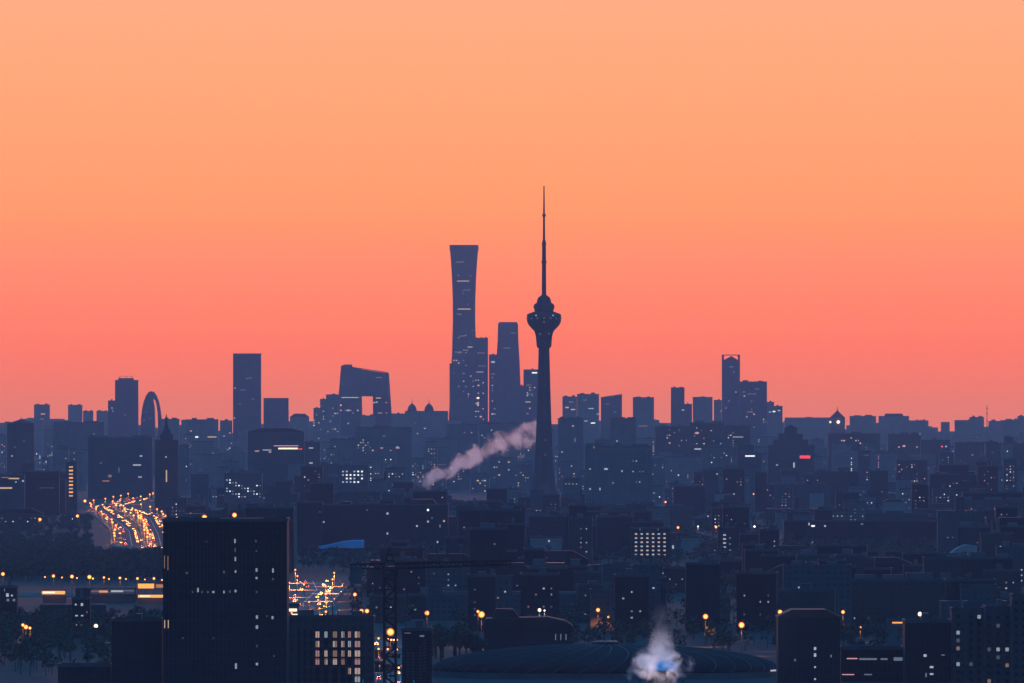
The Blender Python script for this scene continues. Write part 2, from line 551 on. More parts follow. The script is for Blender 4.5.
# --- the broadcast tower
def needle_tower():
    D = 13900; s = D/F
    root = empty('broadcast_tower', (wx(544, D), D, 0), 'tall needle shaped broadcast tower with a round pod below its antenna mast', 'tower')
    Z = lambda y: wz(y, D)
    def seg(name, pts, mat='tower_concrete', n=28, parent=root):
        return MB().lathe([(r*s, Z(y)) for y, r in pts], n).build(name, mat, parent, smooth=False)
    seg('shaft', [(502, 15), (488, 12.2), (470, 10), (445, 8.4), (420, 7.4), (390, 6.5), (348, 5.4), (338, 5.4)])
    seg('pod_stem', [(348.5, 5.6), (346.5, 7.4), (338, 8.0), (333, 8.8)])
    pod = seg('pod', [(334, 8.8), (331, 9.8), (328, 12.8), (325, 15.4), (322, 16.9), (318, 17.4), (314.5, 17), (313.5, 15.4), (312, 11), (311, 9)])
    seg('upper_deck', [(312, 8.5), (310, 9.8), (306, 10.4), (304, 9.6), (303, 7.6), (298, 6.2), (296, 4.0), (295, 2.6)])
    seg('deck_rail', [(307.5, 10.9), (306.6, 10.9)])
    a = seg('antenna_mast', [(298, 2.3), (241, 1.9), (240.5, 1.2), (215, 1.0), (209, 0.9), (185.5, 0.55)], 'dark_steel', 10)
    seg('mast_ring', [(263.2, 2.7), (261, 2.7)], 'dark_steel', 12, a)
    seg('mast_ring', [(216.5, 1.9), (214.4, 1.9)], 'dark_steel', 12, a)
    seg('mast_ring', [(245, 2.3), (243.5, 2.3)], 'dark_steel', 12, a)
    for k in range(16):
        an = 2*PI*k/16
        window(root, 17.5*s*math.cos(an), 17.5*s*math.sin(an), Z(318.3), 1.6, 1.1, 'lit_cool_dim' if k % 3 else 'lit_warm_dim', 'pod_window').rotation_euler.z = an + PI/2
    for px, py, mt in ((536, 315.5, 'lit_cool'), (553, 315.5, 'lit_cool'), (540, 334, 'lit_cool_dim'), (549, 334, 'lit_cool_dim'), (544, 322, 'lit_warm_dim')):
        x = (px-544)*s
        window(root, x, -(math.sqrt(max(0, (17.2 if py < 325 else 9.6)**2 - (px-544)**2)))*s - .2, Z(py), 1.3*s, 1.1*s, mt, 'pod_lamp')
    for py in (360, 385, 412, 440, 455):
        window(root, 1.0*s, -(6.0 + (py-348)*.04)*s - .1, Z(py), 1.0, 1.4, 'lit_cool_dim', 'shaft_window')
needle_tower()

# --- the leaning loop building
def loop_building():
    D = 25500; s = D/F
    cx = 364
    root = empty('loop_building', (wx(cx, D), D + 60, 0), 'loop shaped office building of two leaning legs joined by a slanted overhang', 'skyscraper')
    X = lambda px: wx(px, D) - root.location.x
    Z = lambda py: wz(py, D)
    MB().prism([(X(336.5), 0), (X(363.5), 0), (X(361.6), Z(396)), (X(361.8), Z(369)), (X(341), Z(366)), (X(338.6), Z(395))], -60, -5).build('leaning_leg', 'blue_glass', root)
    MB().prism([(X(373.5), 0), (X(393), 0), (X(391), Z(410)), (X(388.6), Z(373.2)), (X(373), Z(371)), (X(372.4), Z(396))], 5, 60).build('leaning_leg', 'blue_glass', root)
    MB().prism([(X(361.9), Z(396.3)), (X(388.2), Z(396.3)), (X(388.4), Z(373.5)), (X(361.9), Z(369.3))], -59, 59).build('overhang', 'blue_glass', root)
    MB().prism([(X(341.2), Z(365.9)), (X(388.2), Z(372.9)), (X(388.2), Z(372.2)), (X(341.2), Z(365.2))], -58, 58).build('roof', 'parapet', root)
    MB().box(X(343), X(352), -20, 0, Z(366)-2, Z(364.4)).build('roof_frame', 'dark_steel', root)
    L = [(350, 397.5, 17, .9, 'lit_cool'), (379, 377.5, 6, .7, 'lit_warm_dim'), (378, 398, 5, .9, 'lit_warm'), (376.5, 402, 1.5, 1.5, 'lit_cool'), (342, 384, 2, .7, 'lit_cool_dim')]
    L += scatter(341, 360, 400, 425, 9) + scatter(374, 388, 400, 418, 6)
    for px, py, w, h, mt in L:
        window(root, X(px), -60 if px < 362 else (-59 if py < 396 else 5), Z(py), w*s, h*s, mt)
loop_building()

# --- the arch shaped building with a hole
def arch_building():
    D = 24500; s = D/F
    root = empty('arch_building', (wx(151, D), D + 22, 0), 'rounded arch shaped tower with a tall open slot along one side', 'skyscraper')
    X = lambda px: wx(px, D) - root.location.x
    Z = lambda py: wz(py, D)
    def arc(x0, x1, y_apex, xa, y_base, n=12):
        out = []
        for i in range(n + 1):
            tt = i/n
            if tt < .5: u = 1 - tt*2; x = xa - (xa-x0)*math.sin(u*PI/2)**1.0
            else: u = tt*2 - 1; x = xa + (x1-xa)*math.sin(u*PI/2)
            out.append((X(x), Z(y_base - (y_base-y_apex)*math.cos(u*PI/2)**.9)))
        return out
    outer = arc(140.6, 161.5, 391, 151.2, 430)
    k = len(outer)//2
    left = outer[:k+1] + [(X(153), Z(393)), (X(153), Z(399)), (X(154.5), Z(408)), (X(155), Z(430))]
    left += [(X(155), 0), (X(140.6), 0)]
    MB().prism(left, -22, 22).build('body', 'blue_glass', root)
    inner = [(X(x), Z(y)) for x, y in ((153.4, 398), (155, 400), (156.5, 405), (157.6, 414), (158, 430))]
    right = [(X(152.9), Z(391.3))] + outer[k+1:] + [(X(161.5), 0), (X(158), 0)] + inner[::-1] + [(X(152.9), Z(397))]
    MB().prism(right, -20, 20).build('outer_rim', 'parapet', root)
    for py in (398.5,):
        MB().box(X(153.4), X(157.2), -4, 4, Z(py+1.2), Z(py)).build('slot_bridge', 'blue_glass', root)
    for px, py in ((146, 412), (150, 418), (144, 420)):
        window(root, X(px), -22, Z(py), 1.2*s, .8*s, 'lit_cool_dim')
arch_building()

# --- the tall one with a notch between two corner fins
def notch_tower():
    D = 24800; s = D/F
    root = empty('notched_tower', (wx(731, D), D + 20, 0), 'tall dark tower with a notched crown and a pointed gable inside it', 'skyscraper')
    X = lambda px: wx(px, D) - root.location.x
    Z = lambda py: wz(py, D)
    MB().box(X(722), X(740), -20, 20, 0, Z(360)).build('body', 'blue_glass', root)
    MB().box(X(722), X(724), -20, 20, Z(360), Z(355.4)).build('corner_fin', 'blue_glass', root)
    MB().box(X(738), X(740), -20, 20, Z(360), Z(355.4)).build('corner_fin', 'blue_glass', root)
    MB().box(X(722), X(740), -20, 20, Z(355.4), Z(354.6)).build('crown_beam', 'dark_steel', root)
    MB().prism([(X(724.1), Z(360)), (X(737.9), Z(360)), (X(731.4), Z(356))], -18, 18).build('gable', 'roof_felt', root)
    for px, py, w, mt in ((731.5, 366.8, 4, 'lit_cool_dim'), (734, 372, 2, 'lit_cool_dim'), (736, 392, 1.5, 'lit_cool'), (729, 401, 2, 'lit_cool_dim'), (726, 408, 2, 'lit_warm_dim')):
        window(root, X(px), -20, Z(py), w*s, .8*s, mt)
notch_tower()

# --- the tapered square tower beside the flared one
def tapered_tower():
    D = 25900; s = D/F
    root = empty('tapered_tower', (wx(508, D), D + 30, 0), 'second tallest glass skyscraper, square and slightly tapered with a flat crown', 'skyscraper')
    X = lambda px: wx(px, D) - root.location.x
    Z = lambda py: wz(py, D)
    def rect(px0, px1, y): 
        a = (X(px1)-X(px0))/2; c = (X(px1)+X(px0))/2
        return [(c-a, -a, y), (c+a, -a, y), (c+a, a, y), (c-a, a, y)]
    MB().loft([rect(493.5, 522.5, 0), rect(495, 521, Z(400)), rect(496.4, 519.6, Z(360)), rect(497.6, 518.4, Z(340)), rect(498, 518, Z(323.5))]).build('body', 'blue_glass', root)
    MB().box(X(498.8), X(517.2), -22, 22, Z(323.5), Z(322)).build('crown', 'parapet', root)
    L = [(513, 333, 5, .7, 'lit_cool_dim'), (507, 348, 7, .7, 'lit_cool_dim'), (512, 356, 5, .8, 'lit_warm_dim'), (505, 368, 10, .8, 'lit_warm'), (514, 374, 5, .8, 'lit_cool'), (503, 381, 8, .9, 'lit_cool'), (511, 390, 12, .8, 'lit_warm'), (504, 397, 6, .8, 'lit_cool_dim')]
    L += scatter(499, 517, 365, 415, 16)
    for px, py, w, h, mt in L:
        y = Z(py)
        window(root, X(px), -(24 + (1 - min(1, y/Z(323.5)))*12), y, w*s, h*s, mt)
tapered_tower()

# --- skyline towers, row by row
B('pagoda_roof_building', 7, 34, 423.5, 15500, 'dark block crowned by a pagoda style roof with a small spire', 'brown_brick', roof='pyramid', rise=6.5, spire=3.5,
  lits=[(3+9, 456, 1.5, 1.5, 'lit_cool'), (15, 447, 1.2, 1.2, 'lit_cool_dim'), (27, 465, 1.2, 1.2, 'lit_warm'), (24, 441, 1.6, 1, 'lit_cool_dim')])
B('office_tower', 34, 49.5, 405, 27000, 'pale hazy tower with pink lit upper floors, apart from the others', 'pale_concrete', lits=[(43, 414, 5, 1, 'lit_pink'), (42, 419, 4, 1, 'lit_warm_dim'), (42, 427, 6, 1.2, 'lit_pink'), (45, 423, 3, 1, 'lit_warm_dim')])
B('office_tower', 68, 82, 405.5, 27200, 'hazy square tower, the taller of the close pair above the low wide block', 'grey_concrete')
B('office_tower', 83, 93, 411.5, 27000, 'short hazy tower, the lower of the close pair above the low wide block', 'grey_concrete')
B('office_tower', 96.5, 108, 411.5, 27300, 'squat hazy tower between the close pair and the slim annex tower', 'grey_concrete')
B('office_block', 53, 104, 423, 18500, 'low wide hazy block standing below a pair of square towers', 'grey_concrete', lits=[(94, 434, 2, 1, 'lit_cool_dim')])
B('office_tower', 108, 115.2, 401, 24400, 'slim annex tower against the dark tower with a rooftop frame', 'blue_glass', lits=[(112, 408, 1.4, 1.2, 'lit_cool'), (113, 411, 1, 1, 'lit_cool')])
r_ = B('framed_tower', 115, 138, 380.5, 24200, 'broad dark tower with a stepped crown carrying an open rooftop frame', 'blue_glass', roof='plain', lits=[(125, 415, 1.2, 1, 'lit_cool_dim')])
D, d, w, h = root_info[r_.name]
s_ = D/F
MB().box(-w*.36, w*.3, -10, 10, h+.4, h+5.5).build('crown', 'blue_glass', r_)
fr = MB()
for x in (-w*.3, 0, w*.24): fr.box(x-.6, x+.6, -6, -4.8, h+5.5, h+9.2)
fr.box(-w*.32, w*.26, -6, -4.8, h+9.2, h+9.9)
fr.build('roof_frame', 'dark_steel', r_)
B('office_block', 161, 179, 419.5, 22000, 'hazy low block in the gap beside the arch shaped tower', 'grey_concrete', lits=[(165, 428, 1.5, 1, 'lit_cool_dim')])
B('office_block', 186, 218, 420, 21500, 'hazy wide block with one long lit sign on its front', 'grey_concrete', lits=[(193, 437, 12, 1.8, 'lit_cool_bright'), (191, 431, 2, 1.2, 'lit_pink'), (212, 437, 10, 1.2, 'lit_warm')])
B('office_block', 220, 232, 421, 22500, 'small hazy block at the foot of the tall plain slab tower', 'grey_concrete', lits=[(230, 433, 2, 1, 'lit_pink'), (224, 436, 1.5, 1, 'lit_cool')])
r_ = B('slab_tower', 233, 261, 354, 24000, 'tall plain slab tower with a dead flat top, alone in its part', 'blue_glass', roof='plain',
  lits=[(243, 390, 7, .7, 'lit_cool_dim'), (250, 378, 5, .7, 'lit_cool_dim'), (235, 388, 1.5, 1, 'lit_pink'), (247, 378.5, 2, .8, 'lit_cool_dim'), (240, 404, 3, .7, 'lit_warm_dim'), (253, 399, 3, .7, 'lit_cool_dim'), (234.5, 418, 1.4, 1.2, 'lit_pink')])
B('office_tower', 263.5, 288.5, 398.5, 25000, 'squat square tower next to the tall plain slab tower', 'blue_glass', roof='plain')
B('office_block', 290, 309, 417, 25500, 'low hazy block with a pointed roof beyond the squat square tower', 'grey_concrete', roof='gable', rise=8)
B('office_tower', 326, 340, 395, 23500, 'stepped neighbour tower pressed against the leaning loop building', 'grey_concrete', lits=scatter(328, 339, 403, 440, 10))
B('office_tower', 320, 326.2, 399.5, 23600, 'slim lower step of the cluster in front of the loop building', 'grey_concrete', lits=scatter(321, 326, 406, 440, 5))
B('office_tower', 313.5, 320, 408.5, 23700, 'outer lowest step of the cluster in front of the loop building', 'grey_concrete', lits=scatter(314, 320, 415, 445, 7, ('lit_warm', 'lit_cool')))
B('office_block', 391, 405, 414, 25000, 'hazy low block at the outer foot of the loop building', 'grey_concrete')
def domed_block():
    r = B('domed_block', 405, 448, 411.5, 24000, 'hazy block carrying twin domes with pointed finials', 'grey_concrete', roof='plain', lits=scatter(408, 445, 418, 440, 6))
    D, d, w, h = root_info[r.name]; s = D/F
    for px in (412, 429):
        x = wx(px, D) - r.location.x
        dm = MB().lathe([(4.8*s, h), (4.6*s, h+2*s), (3.6*s, h+5*s), (2*s, h+7*s), (.7*s, h+8*s)], 16, x, 0).build('dome', 'roof_tile', r)
        MB().tube((x,0,h+8*s), (x,0,h+13*s), .8, .2).build('finial', 'dark_steel', dm)
domed_block()
B('office_tower', 449.5, 456, 364, 26600, 'slim tower half hidden behind the flared tallest skyscraper', 'blue_glass', roof='plain')
B('office_tower', 474.5, 488, 338.5, 25600, 'glass tower with lit floors hugging the flared tallest skyscraper', 'blue_glass', lits=[(481, 353, 9, .8, 'lit_warm_dim'), (480, 372, 8, .8, 'lit_cool'), (478, 398, 3, 2, 'lit_warm_bright'), (478, 404, 2, 5, 'lit_warm'), (482, 366, 8, .8, 'lit_cool_dim')] + scatter(476, 487, 375, 420, 16, ('lit_warm', 'lit_cool', 'lit_pink')))
B('office_tower', 489, 497, 355, 25700, 'narrow tower wedged between the hugging tower and tapered skyscraper', 'blue_glass', lits=[(493, 362, 4, 2, 'lit_cool'), (493, 374, 4, 1, 'lit_cool_dim')] + scatter(490, 496, 375, 415, 8))
B('office_tower', 523.5, 539, 370, 25200, 'boxy tower with a bright roof sign behind the broadcast tower shaft', 'blue_glass', lits=[(534.5, 372.8, 6, 1.6, 'lit_cool_bright'), (529, 385, 6, .8, 'lit_warm_dim'), (530, 394, 7, .8, 'lit_cool_dim'), (528, 402, 6, .9, 'lit_warm')] + scatter(525, 536, 385, 415, 9))
B('office_tower', 519, 524, 386, 25400, 'thin shadowy tower in the gap beside the tapered skyscraper', 'blue_glass')
B('office_tower', 562.5, 577, 397, 24500, 'hazy tower with pale lit band, first beyond the broadcast tower', 'grey_concrete', lits=[(567, 407.5, 4, 1.4, 'lit_pink'), (573, 409.5, 5, 1.2, 'lit_pink'), (571, 402, 5, 1, 'lit_warm_dim')])
B('office_tower', 577.2, 599, 394.5, 24000, 'broad hazy tower with scattered lit windows beyond the broadcast tower', 'grey_concrete', lits=[(591, 408.5, 6, 1, 'lit_cool'), (586, 421, 4, 1, 'lit_cool'), (593, 423, 5, 1.2, 'lit_cool_bright'), (598, 414, 3, 1, 'lit_cool'), (585, 400, 5, .8, 'lit_warm_dim')])
r_ = B('office_tower', 601, 622, 397.5, 24300, 'hazy tower whose roof slants up towards a sharp corner', 'grey_concrete', roof='none')
D, d, w, h = root_info[r_.name]
MB().prism([(-w/2, 0), (w/2, 0), (w/2, h+7), (-w/2, h)], -d/2, d/2).build('body', 'grey_concrete', r_)
MB().prism([(-w/2, h+.3), (w/2, h+7.3), (w/2, h+8.2), (-w/2, h+1.2)], -d/2-.3, d/2+.3).build('roof', 'parapet', r_)
lit(r_, D, [(607, 404, 5, .7, 'lit_warm_dim'), (615, 412, 3, .7, 'lit_cool_dim')])
r_ = B('office_tower', 633, 654, 397.8, 23500, 'hazy square tower with a small raised cap, standing by itself', 'grey_concrete', lits=[(643, 426, 10, 1, 'lit_warm_dim'), (640, 441, 2, 1.6, 'lit_cool')])
B('office_tower', 671, 684.5, 388, 24600, 'narrow tall tower with a lower wing, ahead of the notched tower', 'blue_glass', lits=[(683, 410, 3, 1.2, 'lit_cool')])
B('office_tower', 684.5, 692, 404.5, 24500, 'lower wing of the narrow tall tower near the notched tower', 'blue_glass')
B('office_tower', 693, 712.5, 397.5, 25000, 'pale boxy tower between the narrow tower and notched tower', 'grey_concrete')
B('office_tower', 714, 722.5, 400.5, 25300, 'small tower leaning against the foot of the notched tower', 'grey_concrete', lits=[(721, 411, 1.4, 3, 'lit_warm_dim')])
B('office_tower', 740, 767, 382, 24400, 'wide office tower with lit floors adjoining the notched tower', 'blue_glass', lits=[(757, 389, 5, .8, 'lit_cool_dim'), (752, 394, 10, .8, 'lit_warm_dim'), (750, 412, 7, .9, 'lit_warm_dim'), (744, 392, 3, 1, 'lit_cool_dim')] + scatter(742, 766, 396, 430, 10))
B('office_block', 767, 774, 402.5, 24000, 'short step block on the far side of the wide office tower', 'grey_concrete', lits=[(770, 412, 3, 1, 'lit_cool')])
B('office_block', 774, 782.5, 406.5, 23800, 'lowest step block with bright windows beside the wide office tower', 'grey_concrete', lits=[(774, 411.5, 3, 1.4, 'lit_cool_bright'), (779, 410.5, 3, 1.4, 'lit_cool')])
# far right plateau
B('distant_block', 785, 830, 418, 26500, 'long hazy roofline block leading up to the small floodlit turret', 'grey_concrete', lits=[(820, 433, 2, 1, 'lit_pink')])
def turret():
    D = 24000; s = D/F
    r = empty('floodlit_turret', (wx(837.5, D), D + 10, 0), 'small turret with pointed cap and one dazzling white floodlight', 'tower')
    X = lambda px: wx(px, D) - r.location.x
    Z = lambda py: wz(py, D)
    MB().box(X(830), X(845), -10, 10, 0, Z(417)).build('body', 'grey_concrete', r)
    MB().lathe([(7*s, Z(417)), (5*s, Z(415)), (2.4*s, Z(412.5)), (.5*s, Z(410.5)), (.25*s, Z(407))], 10).build('roof', 'roof_tile', r)
    for px, rr, mt in ((838.2, 2.0, 'lamp_white'), (830.3, 1.1, 'lit_warm_bright')):
        MB().lathe([(rr*s*math.sin(a), Z(422) - rr*s*math.cos(a)) for a in [PI*(i+.02)/8.05 for i in range(9)]], 14, X(px), -10 - rr*s*.6).build('floodlight', mt, r)
turret()
B('distant_block', 850, 876, 416.5, 26200, 'hazy block with thin roof masts next to the floodlit turret', 'grey_concrete')
r_ = B('distant_block', 879, 909, 416.5, 25500, 'hazy hall with a raised central roof section and rounded shoulders', 'grey_concrete', roof='plain')
D, d, w, h = root_info[r_.name]
MB().prism([(-w*.32, h+.4), (w*.32, h+.4), (w*.28, h+7), (-w*.28, h+7)], -d*.4, d*.4).build('raised_roof', 'parapet', r_)
B('distant_block', 915, 926, 421, 26000, 'tiny hazy block with flat cap beyond the raised roof hall', 'grey_concrete')
r_ = B('distant_block', 970, 984, 417.5, 26000, 'hazy capped block next to the thin lattice mast', 'grey_concrete')
ms = empty('lattice_mast', (wx(987, 26000), 26000, 0), 'hair thin lattice mast rising above the hazy plateau roofs', 'mast')
MB().tube((0,0,0), (0,0,wz(405, 26000)), 1.6, .7, 6).build('pole', 'dark_steel', ms)
for zz in (100, 118, 130): MB().box(-2.2, 2.2, -1.2, 1.2, zz, zz+1.4).build('crossarm', 'dark_steel', ms)
B('distant_block', 989, 1011, 421.5, 26500, 'hazy flat block just past the thin lattice mast', 'grey_concrete')
B('distant_block', 1018, 1032, 416.5, 25500, 'hazy block cut by the picture edge on the plateau', 'grey_concrete')

B('office_block', 360.5, 375, 416, 25200, 'hazy low block seen through the opening of the loop building', 'grey_concrete')
for q, (a, b, y, D_, lab) in enumerate(((424, 446, 470, 15600, 'dim hazy block under the thin start of the steam plume'), (447, 470, 462, 16200, 'dim hazy tower block under the middle of the steam plume'), (471, 489, 474, 15700, 'short dim block below the middle of the steam plume'), (490, 513, 458, 16600, 'dim hazy slab under the thick end of the steam plume'), (514, 533, 466, 15900, 'dim hazy block between steam plume and broadcast tower shaft'), (560, 580, 462, 15800, 'dim hazy block at the far side of the broadcast tower foot'))):
    B('hazy_block', a, b, y, D_, lab, 'grey_concrete', lits=scatter(a+2, b-2, y+4, y+20, 8))
# second row: dark middle distance silhouettes
B('office_block', 88, 152, 438.5, 14500, 'wide dark block in front of the arch tower, split by a pale joint', 'grey_concrete', lits=[(137, 465, 9, 1.6, 'lit_cool'), (141, 456, 3, 1.5, 'lit_cool'), (140, 477, 4, 1.2, 'lit_cool'), (101, 463, 2, 1, 'lit_cool_dim'), (110, 476, 4, 3, 'lit_warm_dim'), (106, 481, 8, 1, 'lit_amber_dim'), (119, 470, 1, 6, 'lit_cool_dim')])
def spire_tower():
    D = 12600; s = D/F
    r = empty('spired_tower', (wx(166, D), D + 10, 0), 'dark stepped tower tapering to a slender needle spire', 'tower')
    X = lambda px: wx(px, D) - r.location.x
    Z = lambda py: wz(py, D)
    MB().box(X(155), X(178), -10, 10, 0, Z(440)).build('body', 'brown_brick', r)
    MB().box(X(160), X(173), -8, 8, Z(440), Z(434)).build('upper_storey', 'brown_brick', r)
    MB().lathe([(5*s, Z(434)), (3.8*s, Z(430)), (2*s, Z(427.5)), (1.2*s, Z(424)), (.9*s, Z(418)), (.2*s, Z(414))], 10).build('spire', 'roof_tile', r)
    for px, py, w, h, mt in ((166.5, 476, 1.2, 12, 'lit_warm'), (166, 457, 1.5, 1.2, 'lit_cool'), (158, 435.5, 0.1, .1, 'lit_cool')):
        if w > .5: window(r, X(px), -10, Z(py), w*s, h*s, mt)
spire_tower()
B('round_roof_hall', 248, 304, 432, 14300, 'dark hall with a humped roof and a bright lit band along it', 'grey_concrete', roof='gable', rise=5,
  lits=[(288, 448.5, 22, 1.8, 'lit_warm_bright'), (286, 445.8, 28, .9, 'lit_pink'), (267, 450, 10, 1, 'lit_cool'), (257, 451, 5, 1, 'lit_pink'), (300, 449, 5, 1, 'lit_red'), (270, 452, 3, 1.2, 'lit_pink')])
B('office_block', 304, 320, 443, 14800, 'lower wing of the dark hall with the bright lit band', 'grey_concrete', lits=[(311, 448, 5, 1.2, 'lit_cool'), (311, 463, 4, 1.5, 'lit_cool'), (312, 466, 1.5, 1.5, 'lit_cool')])
B('office_block', 355, 412, 428, 16500, 'dark wide block spotted with lights below the loop building', 'grey_concrete', lits=scatter(344+12, 372, 440, 452, 16, ('lit_cool', 'lit_cool_dim', 'lit_warm')) + [(390, 448, 22, .9, 'lit_pink'), (384, 436, 3, 1, 'lit_cool_dim'), (396, 447, 6, 1, 'lit_cool')])
B('office_block', 330, 356, 440, 16800, 'dark block with a green beacon under the loop building', 'grey_concrete', lits=[(340, 446, .1, .1, 'lit_green'), (335, 439.5+7, 1, 1, 'lit_cool')])
window(bpy.data.objects[[o.name for o in col.objects if o.get('label', '').startswith('dark block with a green')][0]], wx(327.5+5, 16800)-wx(343, 16800), -16.2, wz(451.5, 16800), 2.6, 2.2, 'lit_green', 'beacon')
B('office_block', 447, 478, 425, 19000, 'dark low block beneath the flared tallest skyscraper', 'grey_concrete', lits=scatter(450, 476, 430, 450, 5))
B('office_block', 480, 520, 424, 19500, 'dark low block beneath the tapered skyscraper', 'grey_concrete', lits=scatter(482, 518, 430, 446, 6))
B('apartment_tower', 558, 583, 419, 16500, 'dark square block nearest the broadcast tower shaft', 'grey_concrete', lits=[(573, 426, 2, 1.3, 'lit_cool'), (575, 440, 1.2, 5, 'lit_cool_dim'), (562, 452, 2, 1, 'lit_cool')])
B('apartment_tower', 610, 636, 419, 16200, 'dark square block in front of the tower with slanted roof', 'grey_concrete', lits=[(617, 441, 1.5, 1.5, 'lit_cool'), (630, 447, 2, 1, 'lit_cool')])
B('apartment_tower', 585, 652, 447, 12500, 'wide pale residential slab with ribbed front below the capped tower', 'pale_concrete', lits=[(606, 469, 4, 2, 'lit_cool'), (590, 469, 1.5, 1.5, 'lit_cool'), (622, 471, 1.2, 2, 'lit_cool'), (613, 483, 2, 2, 'lit_cool_dim'), (590, 489, 1.4, 2, 'lit_cool'), (600, 489, 1.2, 3, 'lit_cool'), (594, 447, 1.5, 3, 'lit_warm_dim')] + grid(633, 643, 4, 461, 482, 3, 1.3, 1.2, ('lit_cool_dim', 'lit_cool'), .7))
B('apartment_tower', 655, 690, 427, 17500, 'dark apartment block, first of the long cluster below notched tower', 'brown_brick', lits=scatter(660, 688, 430, 446, 12))
B('apartment_tower', 690, 724, 423.5, 17300, 'taller apartment block midway along the cluster below notched tower', 'brown_brick', lits=[(701, 449, 15, 1.6, 'lit_cool'), (697, 433, 4, 2, 'lit_pink')] + scatter(692, 722, 428, 446, 10))
B('apartment_tower', 724, 750, 426, 17100, 'end apartment block with lit floors on cluster below notched tower', 'brown_brick', lits=[(738, 437, 12, .9, 'lit_cool'), (726, 449, 4, 1.2, 'lit_cool'), (734, 459, 3, 1.2, 'lit_cool')] + scatter(726, 748, 430, 446, 9))
B('low_office', 738, 762, 454, 14500, 'low dark office with a short bright window row at its top', 'grey_concrete', lits=[(750, 456, 11, 1.6, 'lit_cool_bright')])
r_ = B('stepped_ziggurat', 768, 814, 446, 15200, 'dark stepped mass rising to a blunt peak with red lit sign', 'brown_brick', roof='plain', lits=[(805, 457, 12, 3.4, 'lit_red'), (794, 465, 1.8, 6, 'lit_cool'), (777, 465, 2, 1.2, 'lit_cool')])
D, d, w, h = root_info[r_.name]
for k, (a, hh) in enumerate(((.38, 9), (.26, 17), (.14, 25))):
    MB().box(-w*a, w*a, -d*a, d*a, h + (0.4 if k == 0 else (9, 17)[k-1]), h + hh).build('setback_storey', 'brown_brick', r_)
MB().prism([(-w*.15, h+25), (w*.15, h+25), (0, h+30)], -d*.15, d*.15).build('roof', 'roof_tile', r_)
B('apartment_block', 828, 880, 434, 17500, 'dark plateau block with small lights under the floodlit turret', 'brown_brick', lits=scatter(832, 876, 438, 446, 8, ('lit_warm', 'lit_cool', 'lit_pink')))
B('apartment_block', 888, 921, 434.5, 18500, 'dark plateau block with pinkish corner lights below the raised hall', 'brown_brick', lits=[(904, 446, 3, 2, 'lit_pink'), (899, 447, 2, 1.2, 'lit_pink'), (917, 447, 1.5, 1.2, 'lit_cool'), (923-3, 434, 1.4, 3, 'lit_cool_dim')])
B('apartment_block', 921, 950, 440.5, 17500, 'dark plateau block with a red and white light pair', 'brown_brick', lits=[(942, 446.5, 2, 1.6, 'lit_red'), (946, 446.5, 2, 1.6, 'lit_cool')])
B('apartment_block', 955, 990, 443, 16800, 'dark plateau block in front of the thin lattice mast', 'brown_brick', lits=scatter(958, 988, 455, 475, 5))
B('apartment_tower', 1004, 1013, 437.5, 15500, 'small square dark tower projecting near the picture edge', 'brown_brick', lits=[(1006, 458, 1.6, 2, 'lit_cool_dim'), (1004.8, 463, 1.5, 1.2, 'lit_cool')])
B('apartment_block', 985, 1036, 444, 16000, 'wide dark block around the small projecting square tower', 'brown_brick', lits=[(1010, 455, 2, 2, 'lit_cool')])
# middle ground features
B('office_block', 297, 322, 503, 8700, 'dark rounded end block of the very long dark complex', 'dark_glass', roof='plain', lits=[(326-6, 512, 1.2, 1, 'lit_cool_dim')])
B('exhibition_hall', 322, 448, 505.5, 8740, 'very long dark complex with a roof hump and sparse white windows', 'dark_glass', depth=60, roof='plain',
  lits=[(323+.8, 522, 1.8, 1.6, 'lit_cool'), (367, 510, 1.4, 1.2, 'lit_cool_dim'), (387.5, 513.5, 2.4, 2.2, 'lit_cool'), (387.5, 533.5, 1.8, 2, 'lit_cool'), (428, 510, 2.2, 2.4, 'lit_cool_bright'), (428, 521.5, 2, 2, 'lit_cool'), (432, 518, 1.4, 1.4, 'lit_cool_dim'), (417, 526, 2, 2, 'lit_cool'), (440, 526, 1.6, 3, 'lit_cool_dim'), (444, 521, 1.8, 2, 'lit_warm'), (437.5, 542, 1.6, 2.4, 'lit_cool'), (398, 545, 2.8, 4, 'lit_cool')])
r_ = [o for o in col.objects if o.get('label', '').startswith('very long dark')][0]
D, d, w, h = root_info[r_.name]
MB().prism([(wx(408, D)-r_.location.x, h+.4), (wx(437, D)-r_.location.x, h+.4), (wx(433, D)-r_.location.x, h+5), (wx(412, D)-r_.location.x, h+5)], -20, 20).build('roof_hump', 'roof_felt', r_)
MB().prism([(wx(340, D)-r_.location.x, h+.4), (wx(352, D)-r_.location.x, h+.4), (wx(350, D)-r_.location.x, h+3), (wx(343, D)-r_.location.x, h+3)], -20, 20).build('roof_hump', 'roof_felt', r_)
B('lit_apartment', 338, 368, 466, 13500, 'dark block with a neat bright grid of white windows at one corner', 'grey_concrete', lits=grid(343, 362, 6, 471.5, 482, 4, 2.0, 1.7, ('lit_cool_bright', 'lit_cool', 'lit_cool'), .85, 5))
B('lit_apartment', 224, 262, 474, 12800, 'dark block freckled with many small white windows above foreground tower', 'grey_concrete', lits=[(227+3.0*i, 480+2.8*j, 1.5, 1.4, ('lit_cool', 'lit_cool_bright', 'lit_cool_dim')[(i*7+j*3) % 3]) for i in range(12) for j in range(7) if ((i*5+j*11) % 7) in (0, 2, 5) and (i < 6 or j > 1)])
B('floodlit_tower', 66, 77, 463, 11800, 'narrow tower with a yellow lit ladder of floors on its front', 'grey_concrete', lits=[(71, 467+3.6*j, 4.5, 1.6, ('lit_warm', 'lit_amber')[j % 2]) for j in range(9)])
